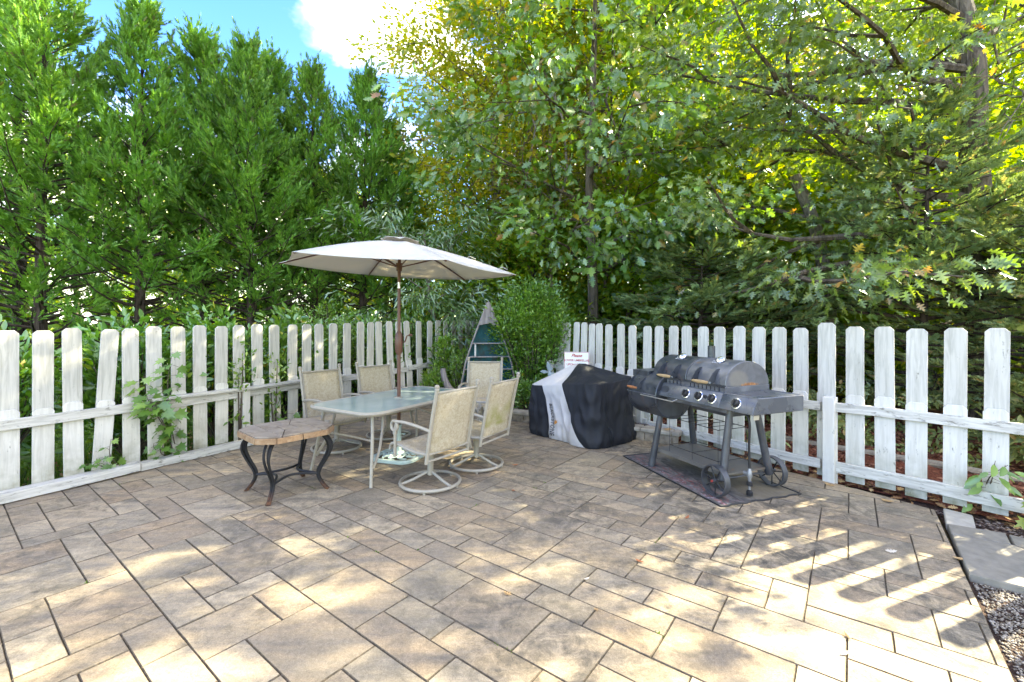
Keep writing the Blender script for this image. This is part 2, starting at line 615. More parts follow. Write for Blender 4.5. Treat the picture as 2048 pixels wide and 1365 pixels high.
T_DIAM = half_leaf([(0, 0), (0.27, 0.42), (0, 1)], 0.2)
T_ELL = half_leaf([(0, 0), (0.15, 0.2), (0.21, 0.5), (0.13, 0.8), (0, 1)], 0.3)
T_NARROW = half_leaf([(0, 0), (0.09, 0.25), (0.10, 0.55), (0, 1)], 0.3)
T_OAK = half_leaf([(0, 0), (0.10, 0.16), (0.24, 0.20), (0.13, 0.33), (0.36, 0.44), (0.16, 0.52), (0.36, 0.70), (0.13, 0.74), (0.15, 0.90), (0, 1)], 0.2)
T_PIN = half_leaf([(0, 0), (0.03, 0.14), (0.22, 0.16), (0.05, 0.30), (0.36, 0.40), (0.40, 0.47), (0.06, 0.50), (0.34, 0.70), (0.06, 0.72), (0.12, 0.88), (0, 1)], 0.15)
T_MAPLE = half_leaf([(0, 0), (0.30, -0.06), (0.25, 0.12), (0.52, 0.30), (0.24, 0.36), (0.30, 0.62), (0.10, 0.60), (0, 1)], 0.12)
T_FROND = half_leaf([(0, 0), (0.045, 0.08), (0.17, 0.20), (0.045, 0.26), (0.21, 0.44), (0.045, 0.48), (0.17, 0.68), (0.03, 0.72), (0, 1)], 0.2)
T_SPRAY = half_leaf([(0, 0), (0.17, 0.16), (0.06, 0.22), (0.27, 0.44), (0.09, 0.46), (0.24, 0.74), (0.05, 0.72), (0, 1)], 0.22)


def unit(a):
    return a / np.maximum(np.linalg.norm(a, axis=1, keepdims=True), 1e-9)


def leaves_mesh(name, P, D, N, S, tmpl, mat):
    tv, tf = tmpl
    D = unit(D)
    X = unit(np.cross(D, N))
    Z = np.cross(X, D)
    n, m = len(P), len(tv)
    V = P[:, None, :] + S[:, None, None] * (tv[None, :, 0:1] * X[:, None] + tv[None, :, 1:2] * D[:, None] + tv[None, :, 2:3] * Z[:, None])
    fl = np.concatenate([np.array(f) for f in tf])
    tot1 = np.array([len(f) for f in tf])
    loops = (fl[None, :] + (np.arange(n) * m)[:, None]).ravel()
    totals = np.tile(tot1, n)
    starts = np.concatenate([[0], np.cumsum(totals)[:-1]])
    return np_mesh(name, V.reshape(-1, 3), loops, starts, totals, mat)


def cluster_leaves(rng, C, A, n_per, rad, flat, droop, size, up=0.7, outw=0.8):
    """leaf arrays round cluster centres C with growth direction A"""
    k = len(C)
    n = k * n_per
    ci = np.repeat(np.arange(k), n_per)
    off = rng.normal(size=(n, 3)) * 0.55
    off = off / np.maximum(1.0, np.linalg.norm(off, axis=1, keepdims=True) / 1.25)
    rad = np.asarray(rad)
    rr = rad[ci][:, None] if rad.ndim else rad
    off = off * rr
    off[:, 2] *= flat
    P = C[ci] + off
    D = A[ci] * outw + unit(off) * 0.7 + rng.normal(size=(n, 3)) * 0.45
    D[:, 2] -= droop
    N = rng.normal(size=(n, 3)) * 0.6
    N[:, 2] += up
    S = size * rng.uniform(0.65, 1.25, n)
    return P, D, N, S


def limb_path(rng, p0, d0, length, n=6, curl=0.15, wob=0.12):
    pts = [np.array(p0, float)]
    d = np.array(d0, float)
    d /= np.linalg.norm(d)
    for i in range(n):
        pts.append(pts[-1] + d * length / n)
        d = d + rng.normal(size=3) * wob + np.array([0, 0, curl / n])
        d /= np.linalg.norm(d)
    return pts


def broadleaf(seed, trunk, r0, limbs, n_per, rad, flat, droop, size, tmpl, sub=3, sublen=0.5, start=0.35, density=5, up=0.7, bend=0.1):
    """trunk: polyline; limbs: (fraction up the trunk, azimuth, length, rise). Returns wood MB and leaf arrays."""
    rng = np.random.default_rng(seed)
    mb = MB()
    tp = [np.array(p, float) for p in trunk]
    k = len(tp)
    mb.tube(bez(tp, 4), [r0 * (1 - 0.72 * i / ((k - 1) * 4)) * (1.25 if i == 0 else 1) for i in range((k - 1) * 4 + 1)], 10)
    C, A = [], []
    for (f, az, ln, rise) in limbs:
        x = f * (k - 1)
        i = min(int(x), k - 2)
        p0 = tp[i] + (tp[i + 1] - tp[i]) * (x - i)
        d0 = (math.cos(az), math.sin(az), rise)
        lp = limb_path(rng, p0, d0, ln, 7, bend)
        rl = max(0.02, r0 * (1 - 0.72 * f) * 0.45)
        mb.tube(lp, [rl * (1 - 0.85 * j / 7) for j in range(8)], 6)
        paths = [lp]
        for s in range(sub):
            j = int(round(1 + (s + 0.6) * 6 / sub))
            j = min(j, 6)
            base = lp[j]
            dd = np.array(lp[j + 1]) - np.array(lp[j])
            dd /= np.linalg.norm(dd)
            side = np.cross(dd, [0, 0, 1]) * (1 if s % 2 else -1)
            d1 = dd * 0.7 + side * rng.uniform(0.5, 1.0) + np.array([0, 0, rng.uniform(-0.25, 0.35)])
            q = limb_path(rng, base, d1, ln * sublen * rng.uniform(0.7, 1.15), 4, 0.0, 0.15)
            mb.tube(q, [rl * 0.45 * (1 - 0.8 * t / 4) for t in range(5)], 4)
            paths.append(q)
        for q in paths:
            nseg = len(q) - 1
            for t in np.linspace(start, 1.0, density):
                x = t * nseg
                i = min(int(x), nseg - 1)
                c = q[i] + (q[i + 1] - q[i]) * (x - i)
                a = q[i + 1] - q[i]
                C.append(c + rng.normal(size=3) * 0.12)
                A.append(a / np.linalg.norm(a))
    C, A = np.array(C), np.array(A)
    rads = rad * rng.uniform(0.7, 1.3, len(C))
    return mb, cluster_leaves(rng, C, A, n_per, rads, flat, droop, size, up)


def conifer(seed, h, rad, n_br, per, size, low=0.10, prof=0.9, lift=0.6, sparse_low=0.35, trunk_r=0.16, flat=False, gap=0.27, blen=0.42):
    """trunk, whorled boughs, feathery branchlets along each bough, small sprays along each branchlet"""
    rng = np.random.default_rng(seed)
    mb = MB()
    wob = rng.normal(size=2) * 0.12
    tp = [(wob[0] * t * t, wob[1] * t, h * t * 0.985) for t in np.linspace(0, 1, 7)]
    mb.tube(tp, [trunk_r * (1 - 0.93 * t) * (1.25 if t == 0 else 1) for t in np.linspace(0, 1, 7)], 9)
    P, D, N, S = [], [], [], []

    def plume(c, d, ln, m, sz):
        """a feather of sprays from c along d"""
        d = d / np.linalg.norm(d)
        u = rng.uniform(0.05, 1.0, (m, 1))
        side = rng.normal(size=(m, 3))
        side -= (side @ d)[:, None] * d
        side = unit(side)
        if flat:
            side[:, 2] *= 0.35
        curve = np.array([0, 0, 0.16 * ln * lift])
        P.append(c + d * u * ln + curve * u ** 2 + side * 0.05 * (1 - u))
        dd = d * 0.95 + side * (0.75 - 0.45 * u) + np.array([0, 0, 0.30 * lift])
        D.append(dd)
        nn = rng.normal(size=(m, 3)) * 0.6
        nn[:, 2] += 0.7
        N.append(nn)
        S.append(sz * rng.uniform(0.7, 1.25, m) * (1.15 - 0.4 * u[:, 0]))

    for i in range(n_br):
        f = low + (0.985 - low) * ((i + 0.5) / n_br) ** 0.95
        f = min(0.985, f + rng.uniform(-0.012, 0.012))
        az = i * 2.39996 + rng.uniform(-0.5, 0.5)
        L = rad * min(1.0, ((1 - f) / 0.60) ** prof) * rng.uniform(0.60, 1.15) + 0.10
        if f < 0.30:
            L *= 0.75 + 0.8 * f
        rise = lift * (0.10 + 1.0 * f ** 1.3) if not flat else lift * 0.3
        x0 = np.array([wob[0] * f * f, wob[1] * f, h * f - rise * 0.1])
        d = np.array([math.cos(az), math.sin(az), rise])
        q = limb_path(rng, x0, d, L, 5, 0.35 if not flat else 0.05, 0.10)
        br = 0.026 * (1 - f) + 0.007
        mb.tube(q, [br * (1 - 0.8 * t / 5) for t in range(6)], 4)
        dens = 1.0 if f > sparse_low else 0.10 + 0.90 * (f / sparse_low) ** 2.0
        nb = max(2, int(L / gap))
        for k in range(nb):
            t = 0.25 + 0.75 * (k + rng.uniform(0.2, 0.8)) / nb
            if rng.random() > dens:
                continue
            x = t * 5
            j = min(int(x), 4)
            c = q[j] + (q[j + 1] - q[j]) * (x - j)
            a = unit((q[j + 1] - q[j])[None])[0]
            sd = np.cross(a, [0, 0, 1.0]) * (1 if k % 2 else -1)
            for m_ in range(2):
                dd = a * 0.8 + sd * (rng.uniform(0.3, 1.0) if m_ == 0 else rng.uniform(-1.0, 0.2)) + np.array([0, 0, rng.uniform(-0.1, 0.75) * lift])
                plume(c, dd, blen * rng.uniform(0.65, 1.2) * (0.7 + 0.3 * min(1, L)), int(per * rng.uniform(0.75, 1.2)), size)
        if rng.random() < dens + 0.15:
            plume(q[-1] - (q[-1] - q[-2]) * 0.6, q[-1] - q[-2] + np.array([0, 0, 0.12 * lift * L]), blen * 1.2, int(per * 1.4), size)
    for k in range(7):
        plume(np.array([wob[0], wob[1], h * (0.90 + 0.012 * k)]), np.array([rng.normal() * 0.3, rng.normal() * 0.3, 1.0]), blen * 0.9, int(per * 1.2), size)
    return mb, (np.concatenate(P), np.concatenate(D), np.concatenate(N), np.concatenate(S))


def plant_tree(name, label, loc, rz, wood_me, leaf_me, scale=1.0, group=None, cat='tree', wname='trunk', lname='crown'):
    t = thing(name, label, cat, loc, rz, group)
    t.scale = (scale,) * 3 if isinstance(scale, (int, float)) else scale
    link(wname, wood_me, t)
    link(lname, leaf_me, t)
    return t


# ------------------------------------------------------------------ ground
gm = MB()
nx_, ny_ = 44, 44
rows = []
for j in range(ny_ + 1):
    row = []
    for i in range(nx_ + 1):
        u, v = i / nx_ * 2 - 1, j / ny_ * 2 - 1
        x, y = 130 * math.copysign(abs(u) ** 2.2, u), 8 + 130 * math.copysign(abs(v) ** 2.2, v)
        far = max(0.0, math.hypot(x, y - 3) - 11)
        z = -0.075 + min(1.2, far * 0.02) * (0.5 + mnoise.noise(Vector((x * 0.05, y * 0.05, 0)))) 
        row.append((x, y, z))
    rows.append(row)
gm.grid(rows)
structure(gm.build('ground', M['ground']))

# ------------------------------------------------------------------ patio of stone pavers
A_ = Vector((0.605, 0.797))
A_.normalize()
B_ = Vector((-A_.y, A_.x))
PO = Vector((-0.220, 2.730))
UN = 0.181
PATIO = [Vector(p) for p in [(-6.95, -0.30), (-1.83, 8.40), (2.13, 5.70), (3.10, 4.42), (3.525, 3.72), (0.50, -0.30)]]
PATIO = PATIO[::-1]


def clip_poly(poly, clipper):
    """Sutherland-Hodgman, clipper convex counter-clockwise"""
    out = poly
    n = len(clipper)
    for i in range(n):
        a, b = clipper[i], clipper[(i + 1) % n]
        e = b - a
        res = []
        for j in range(len(out)):
            p, q = out[j], out[(j + 1) % len(out)]
            sp = e.x * (p.y - a.y) - e.y * (p.x - a.x)
            sq = e.x * (q.y - a.y) - e.y * (q.x - a.x)
            if sp >= 0:
                res.append(p)
            if (sp >= 0) != (sq >= 0):
                t = sp / (sp - sq)
                res.append(p + (q - p) * t)
        out = res
        if not out:
            return []
    cl = []
    for p in out:
        if not cl or (p - cl[-1]).length > 0.004:
            cl.append(p)
    if len(cl) > 1 and (cl[0] - cl[-1]).length < 0.004:
        cl.pop()
    return cl


def area2(poly):
    return 0.5 * sum(poly[i].x * poly[(i + 1) % len(poly)].y - poly[(i + 1) % len(poly)].x * poly[i].y for i in range(len(poly)))


def inset(poly, d):
    n = len(poly)
    out = []
    for i in range(n):
        a, b, c = poly[i - 1], poly[i], poly[(i + 1) % n]
        e1, e2 = (b - a).normalized(), (c - b).normalized()
        n1, n2 = Vector((-e1.y, e1.x)), Vector((-e2.y, e2.x))
        m = n1 + n2
        if m.length < 0.2:
            m = n1
        m.normalize()
        k = d / max(0.35, m.dot(n1))
        out.append(b + m * k)
    return out


if area2(PATIO) < 0:
    PATIO = PATIO[::-1]
pb = MB()
pb.prism([(p.x, p.y) for p in PATIO], -0.07, -0.0065)
patio = structure(pb.build('patio', M['joint'], smooth=False))

rngp = random.Random(41)
occ = {}
rects = []
A0, A1, B0, B1 = -26, 44, -40, 44
SH = [((3, 2), 1.9), ((2, 3), 1.8), ((2, 2), 2.8), ((2, 1), 2.8), ((1, 2), 2.8), ((3, 1), 0.8), ((1, 3), 0.6)]


def centre_in(a, b):
    p = PO + A_ * (a * UN) + B_ * (b * UN)
    for i in range(len(PATIO)):
        q, r = PATIO[i], PATIO[(i + 1) % len(PATIO)]
        e = (r - q).normalized()
        if e.x * (p.y - q.y) - e.y * (p.x - q.x) < -0.6:
            return False
    return True


for b in range(B0, B1):
    for a in range(A0, A1):
        if (a, b) in occ or not centre_in(a, b):
            continue
        opts = []
        for (w, hh), wt_ in SH:
            cells = [(a + i, b + j) for i in range(w) for j in range(hh)]
            if any(c in occ for c in cells):
                continue
            # do not leave a one-cell gap behind
            if (a + w, b) not in occ and (a + w + 1, b) in occ and hh == 1:
                wt_ *= 0.1
            if (a + w, b) not in occ and (a + w + 1, b) in occ:
                wt_ *= 0.25
            prev = occ.get((a, b - 1))
            if prev is not None and rects[prev][2:] == (w, hh) and rects[prev][0] == a:
                wt_ *= 0.25
            prev2 = occ.get((a + w - 1, b - 1))
            if prev2 is not None and rects[prev2][0] + rects[prev2][2] == a + w:
                wt_ *= 0.07
            side = occ.get((a - 1, b + hh - 1))
            if side is not None and rects[side][1] + rects[side][3] == b + hh:
                wt_ *= 0.3
            opts.append(((w, hh), wt_))
        if opts:
            s = rngp.uniform(0, sum(o[1] for o in opts))
            for o in opts:
                s -= o[1]
                if s <= 0:
                    break
            w, hh = o[0]
        else:
            w, hh = 1, 1
        for i in range(w):
            for j in range(hh):
                occ[(a + i, b + j)] = len(rects)
        rects.append((a, b, w, hh))


def paver_geom(mb, poly, z, rs):
    """chamfered stone with slightly uneven edges, world xy polygon"""
    P = []
    n = len(poly)
    for i in range(n):
        p, q = poly[i], poly[(i + 1) % n]
        L = (q - p).length
        m = 3 if L > 0.3 else 2 if L > 0.12 else 1
        nn = Vector((-(q - p).y, (q - p).x)).normalized()
        for t in range(m):
            v = p + (q - p) * (t / m)
            if t:
                v = v + nn * rs.uniform(-0.0015, 0.002)
            P.append(v)
    out = inset(P, 0.0020)
    top = inset(P, 0.0020 + 0.0034)
    n = len(P)
    tx, ty = rs.uniform(-0.004, 0.004), rs.uniform(-0.004, 0.004)
    c = sum(P, Vector((0, 0))) / n
    zz = lambda v: z + (v.x - c.x) * tx + (v.y - c.y) * ty
    vs = [(v.x, v.y, -0.05) for v in out] + [(v.x, v.y, zz(v) - 0.0045 + rs.uniform(-0.001, 0.001)) for v in out] + [(v.x, v.y, zz(v)) for v in top]
    fs = [tuple(range(2 * n, 3 * n))]
    mb.m = 0
    mb.add(vs, fs)
    o_ = len(mb.v) - len(vs)
    for i in range(n):
        j = (i + 1) % n
        mb.f.append((o_ + i, o_ + j, o_ + n + j, o_ + n + i))
        mb.f.append((o_ + n + i, o_ + n + j, o_ + 2 * n + j, o_ + 2 * n + i))
        mb.mi += [1, 1]
    return c


cand = []
for (a, b, w, hh) in rects:
    poly = [PO + A_ * (x * UN) + B_ * (y * UN) for x, y in ((a, b), (a + w, b), (a + w, b + hh), (a, b + hh))]
    q = clip_poly(poly, PATIO)
    if len(q) < 3 or area2(q) < 0.004:
        continue
    c = sum(q, Vector((0, 0))) / len(q)
    vis = c.y > 1.55 and abs(c.x) < c.y * 1.20 + 0.3
    size = area2(q) / max(0.5, c.y) ** 3 if vis else -1
    cand.append((size, q))
cand.sort(key=lambda t: -t[0])
rs = random.Random(5)
rest = MB()
for i, (size, q) in enumerate(cand):
    z = rs.uniform(-0.0015, 0.002)
    if i < 299 and size > 0:
        mb = MB()
        c = paver_geom(mb, q, z, rs)
        mb.v = [(x - c.x, y - c.y, zz) for x, y, zz in mb.v]
        o = bpy.data.objects.new('paver', mb.mesh('paver', [M['paver'], M['paver_edge']], smooth=False))
        COL.objects.link(o)
        o.parent = patio
        o.location = (c.x, c.y, 0)
    else:
        paver_geom(rest, q, z, rs)
stuff(rest.build('paver_field', [M['paver'], M['paver_edge']], patio, smooth=False))

# raised bed and mulch sheets
def sheet(name, poly, z, mat, sub=14, rough=0.02):
    bm = bmesh.new()
    vs = [bm.verts.new((x, y, z)) for x, y in poly]
    bm.faces.new(vs)
    bmesh.ops.triangulate(bm, faces=bm.faces)
    for _ in range(4):
        bmesh.ops.subdivide_edges(bm, edges=[e for e in bm.edges if e.calc_length() > 0.25], cuts=1, use_grid_fill=True)
    for v in bm.verts:
        if not v.is_boundary:
            v.co.z += rough * mnoise.noise(v.co * 5) * 1.5
    me = bpy.data.meshes.new(name)
    bm.to_mesh(me)
    bm.free()
    me.materials.append(mat)
    return structure(link(name, me))


sheet('planting_bed', [(-1.86, 8.62), (2.28, 5.90), (2.05, 6.30), (0.62, 8.55), (-1.30, 9.45)], 0.125, M['dark_mulch'])
sheet('mulch_bed', [(3.30, 4.36), (2.10, 6.10), (0.75, 8.7), (4.2, 10.0), (9.5, 7.2), (8.2, 0.9), (6.2, 1.05)], -0.035, M['red_mulch'], rough=0.05)
sheet('soil_strip', [(3.56, 3.72), (3.10, 4.48), (4.3, 4.3), (6.6, 1.6), (6.2, -0.3), (0.56, -0.3)], -0.05, M['dark_mulch'], rough=0.012)
sheet('gravel_path', [(2.80, 2.76), (3.0, 2.62), (3.5, 2.3), (3.9, 1.7), (3.2, 0.6), (1.9, 1.3), (2.25, 2.02)], -0.035, M['dark_mulch'], rough=0.01)

# ------------------------------------------------------------------ stone edging wall of the raised bed
edge = thing('edging_wall', 'low two course stone edging wall with pale capstones holding the raised bed', 'low wall', (-1.83, 8.40, 0), math.atan2(-0.568, 0.823))
rw = random.Random(3)
x = 0.0
Lw = 4.80
while x < Lw - 0.05:
    w = min(rw.uniform(0.26, 0.36), Lw - x)
    mb = MB()
    rows = [[(xx, yy + rw.uniform(-0.012, 0.012), zz) for xx in np.linspace(x + 0.004, x + w - 0.004, 6)] for yy, zz in ((0.14, -0.02), (-0.005, -0.02), (-0.012, 0.03), (-0.010, 0.07), (0.0, 0.118), (0.14, 0.118))]
    mb.grid(rows)
    mb.build('stone', M['stone'], edge, smooth=False)
    x += w
x = -0.02
while x < Lw:
    w = min(rw.uniform(0.36, 0.52), Lw + 0.02 - x)
    mb = MB()
    mb.box((x + w / 2, 0.06 + rw.uniform(-0.006, 0.006), 0.145 + rw.uniform(-0.003, 0.003)), (w - 0.008, 0.21, 0.05))
    mb.build('capstone', M['cap'], edge, bevel=0.010)
    x += w

# ------------------------------------------------------------------ picket fences
def dogear(w, z0, z1, cut, t, mbx=None):
    mb = mbx or MB()
    h = w / 2
    mb.prism([(-h, z0), (h, z0), (h, z1 - cut), (h - cut, z1), (-h + cut, z1), (-h, z1 - cut)], -t / 2, t / 2, Matrix(((1, 0, 0, 0), (0, 0, 1, 0), (0, 1, 0, 0), (0, 0, 0, 1))))
    return mb


def fence_run(parent, ts, dz, low_top, ext_top, leans, low_bot=0.0, seed=1, shift=0.0, w=0.146):
    """pickets along parent's local x; patio side is local -y"""
    r = random.Random(seed)
    lows = [dogear(w, low_bot + 0.01 * k, low_top + 0.012 * (k - 1), 0.028, 0.018).mesh('picket', M['picket'], bevel=0.002) for k in range(3)]
    exts = [dogear(w * 0.97, low_top - 0.22, ext_top + 0.008 * (k - 1), 0.03, 0.017).mesh('extension_board', M['board'], bevel=0.002) for k in range(3)]
    for i, t in enumerate(ts):
        ln = R(leans.get(i, 0.0) + r.uniform(-0.5, 0.5))
        z = dz(t)
        k = r.randrange(3)
        link('picket', lows[k], parent, (t, 0, z), (r.uniform(-0.008, 0.008), ln, r.uniform(-0.02, 0.02)))
        link('extension_board', exts[r.randrange(3)], parent, (t + r.uniform(-0.004, 0.004), 0.020, z), (r.uniform(-0.006, 0.006), ln, r.uniform(-0.02, 0.02)))


def rail(parent, x0, x1, z0, z1, hgt, thick, y, name='rail', mat=None):
    mb = MB()
    n = max(2, int((x1 - x0) / 0.3))
    L = x1 - x0
    prof = [(-thick / 2, -hgt / 2), (thick / 2, -hgt / 2), (thick / 2, hgt / 2), (-thick / 2, hgt / 2)]
    rws = []
    for i in range(n + 1):
        f = i / n
        zz = (z1 - z0) * f + 0.004 * math.sin(f * 9 + x0)
        rws.append([(L * f, py + 0.003 * math.sin(f * 7), pz + zz) for py, pz in prof])
    nc = 4
    vs = [p for q in rws for p in q]
    fs = [(i * nc + j, i * nc + (j + 1) % nc, (i + 1) * nc + (j + 1) % nc, (i + 1) * nc + j) for i in range(n) for j in range(nc)]
    fs += [(0, 1, 2, 3), (n * nc + 3, n * nc + 2, n * nc + 1, n * nc)]
    mb.add(vs, fs)
    o = mb.build(name, mat or M['rail'], parent, bevel=0.003)
    o.location = (x0, y, z0)
    return o


# the fence that runs along the cypress row
LT = [0.043, 0.264, 0.476, 0.672, 0.923, 1.139, 1.363, 1.578, 1.81, 2.029, 2.264, 2.495, 2.743, 2.976, 3.182, 3.418, 3.669, 3.946, 4.145, 4.377, 4.644, 4.891, 5.098, 5.355,
      5.65, 5.90, 6.15, 6.41, 6.66, 6.92, 7.17, 7.42]
LT = [-0.19 - 0.222 * i for i in range(10)][::-1] + LT
fl = thing('picket_fence', 'long weathered white picket fence with boarded extensions running in front of the cypress row', 'picket fence', (-4.47, 3.90, 0), math.atan2(0.862, 0.507))
ldz = lambda t: max(0.0, 0.021 * t)
fence_run(fl, LT, ldz, 0.775, 1.49, {13: 2.9, 30: -2.0, 31: -3.0, 32: -3.0, 29: -1.5, 28: 1.0}, 0.03, 2)
rail(fl, -2.4, 1.02, 0.645, 0.675, 0.092, 0.036, -0.030)
rail(fl, 1.03, 2.03, 0.655, 0.665, 0.088, 0.036, -0.030)
rail(fl, 2.12, 5.00, 0.665, 0.72, 0.088, 0.036, -0.030)
rail(fl, 5.02, 7.55, 0.74, 0.79, 0.088, 0.036, -0.030)
rail(fl, 1.06, 3.55, 0.728, 0.752, 0.028, 0.110, -0.068, 'cap_rail')
rail(fl, 1.25, 3.4, 0.708, 0.718, 0.012, 0.085, -0.058, 'cap_rail')
rail(fl, -2.4, 0.95, 0.045, 0.060, 0.085, 0.13, -0.085, 'base_board')
rail(fl, 0.96, 2.90, 0.045, 0.055, 0.080, 0.11, -0.075, 'base_board')
rail(fl, 2.91, 5.2, 0.055, 0.07, 0.085, 0.06, -0.048, 'base_board')
rail(fl, 5.3, 7.5, 0.32, 0.34, 0.085, 0.036, -0.030)
for t in (-1.2, 2.075, 4.55, 6.9):
    mb = MB()
    mb.box((t, -0.028, 0.37 + ldz(t)), (0.088, 0.088, 0.76))
    mb.build('post', M['post'], fl, bevel=0.004)

# the fence beside the grills: two runs meeting at a post
fr = thing('picket_fence', 'white picket fence with mossy lower rail running behind the grill and the covered griddle', 'picket fence', (3.14, 4.44, 0), 0)
RT1 = [0.247, 0.475, 0.697, 0.92, 1.149, 1.376, 1.604, 1.828, 2.054, 2.258, 2.514, 2.747, 2.995, 3.225, 3.409, 3.606, 3.808, 4.052, 4.246, 4.468, 4.70, 4.92]
RT2 = [-0.014, 0.219, 0.445, 0.654, 0.898, 1.129, 1.36] + [1.36 + 0.226 * i for i in range(1, 16)]
a1 = math.atan2(-0.835, 0.55)
a2 = math.atan2(-0.75, 0.66)


class Sub:
    """a straight run of the fence: parts are parented to the fence but laid along the run's own direction"""
    def __init__(self, root, ang, sgn):
        self.root, self.m = root, Matrix.Rotation(ang, 4, 'Z')
        self.sgn = sgn


before = set(bpy.data.objects)
fence_run(fr, [-t for t in RT1], lambda t: 0.0 + max(0.0, -t - 1.9) * 0.030, 0.865, 1.515, {14: 1.5, 15: 2.5, 16: 3.0, 17: 3.6, 18: 4.2, 19: 4.8}, 0.025, 4)
rail(fr, -2.30, -0.05, 0.74, 0.725, 0.085, 0.036, -0.030)
rail(fr, -4.95, -2.32, 0.80, 0.745, 0.085, 0.036, -0.030)
rail(fr, -2.20, -0.05, 0.150, 0.150, 0.090, 0.036, -0.030)
rail(fr, -4.95, -2.22, 0.25, 0.17, 0.090, 0.036, -0.030)
mb = MB()
mb.box((-2.33, -0.030, 0.42), (0.088, 0.088, 0.84))
mb.build('post', M['post'], fr, bevel=0.004)
mb = MB()
mb.box((-4.30, -0.11, 0.47), (0.088, 0.088, 0.80))
mb.box((-4.30, -0.11, 0.885), (0.115, 0.115, 0.03))
mb.build('post', M['post'], fr, bevel=0.004)
run1 = [o for o in bpy.data.objects if o not in before]
before = set(bpy.data.objects)
fence_run(fr, RT2[1:], lambda t: 0.0, 0.865, 1.515, {}, 0.015, 9)
rail(fr, 0.05, 2.35, 0.735, 0.735, 0.088, 0.036, -0.030)
rail(fr, 2.36, 4.8, 0.735, 0.735, 0.088, 0.036, -0.030)
rail(fr, 0.05, 2.35, 0.150, 0.130, 0.105, 0.036, -0.030)
rail(fr, 2.36, 4.8, 0.130, 0.130, 0.105, 0.036, -0.030)
mb = MB()
mb.box((2.355, -0.028, 0.41), (0.088, 0.088, 0.84))
mb.build('post', M['post'], fr, bevel=0.004)
run2 = [o for o in bpy.data.objects if o not in before]
for objs, ang in ((run1, a1), (run2, a2)):
    m = Matrix.Rotation(ang, 4, 'Z')
    for o in objs:
        o.matrix_basis = m @ o.matrix_basis
mb = MB()
mb.box((-0.01, -0.045, 0.40), (0.10, 0.10, 0.86), Matrix.Rotation((a1 + a2) / 2, 3, 'Z'))
mb.build('post', M['post'], fr, bevel=0.004)
o = dogear(0.15, 0.60, 1.56, 0.03, 0.018).build('extension_board', M['board'], fr, bevel=0.002)
o.matrix_basis = Matrix.Translation((0.0, 0.015, 0)) @ Matrix.Rotation((a1 + a2) / 2, 4, 'Z')
o = dogear(0.15, 0.02, 0.88, 0.03, 0.018).build('picket', M['picket'], fr, bevel=0.002)
o.matrix_basis = Matrix.Translation((0.0, 0.0, 0)) @ Matrix.Rotation((a1 + a2) / 2, 4, 'Z') @ Matrix.Translation((-0.03, 0.04, 0))

# ------------------------------------------------------------------ stepping slabs, landscape timbers
def slab_thing(name, label, poly, z0, z1, mat, group='concrete pieces beside the patio'):
    c = sum((Vector(p) for p in poly), Vector((0, 0))) / len(poly)
    P = [Vector(p) - c for p in poly]
    if area2(P) < 0:
        P = P[::-1]
    mb = MB()
    mb.prism([(p.x, p.y) for p in P], z0, z1)
    o = mb.build(name, mat, bevel=0.006)
    o.location = (c.x, c.y, 0)
    return tag(o, label, 'slab', group)


slab_thing('broken_slab', 'pale broken piece of concrete between the fence and the grey slabs', [(3.615, 3.743), (3.716, 3.60), (3.503, 3.37), (3.36, 3.455)], -0.05, 0.006, M['slab_white'])
slab_thing('stepping_slab', 'narrow grey concrete slab lying next to the pale broken piece', [(3.352, 3.440), (3.63, 3.285), (3.49, 3.122), (3.222, 3.272)], -0.05, 0.012, M['slab'])
slab_thing('stepping_slab', 'wide grey concrete slab with exposed front edge above the white gravel', [(3.208, 3.258), (3.484, 3.105), (3.62, 2.42), (2.99, 2.60), (2.815, 2.749)], -0.05, 0.014, M['slab'])
slab_thing('stepping_slab', 'far grey concrete slab beyond the wide one, under the fence', [(3.645, 3.275), (3.505, 3.112), (3.64, 2.44), (4.05, 2.75)], -0.05, 0.008, M['slab'])


def log_thing(label, p0, p1, r):
    mb = MB()
    p0, p1 = Vector(p0), Vector(p1)
    pts = [p0 + (p1 - p0) * (i / 6) + Vector((0, 0, 0.01 * math.sin(i * 2.1))) for i in range(7)]
    mb.tube([p - p0 for p in pts], r, 10)
    o = mb.build('landscape_timber', M['timber'])
    o.location = p0
    return tag(o, label, 'timber')


log_thing('grey round landscape timber lying along the red mulch behind the grill fence', (3.05, 6.75, 0.0), (5.55, 3.90, -0.01), 0.045)

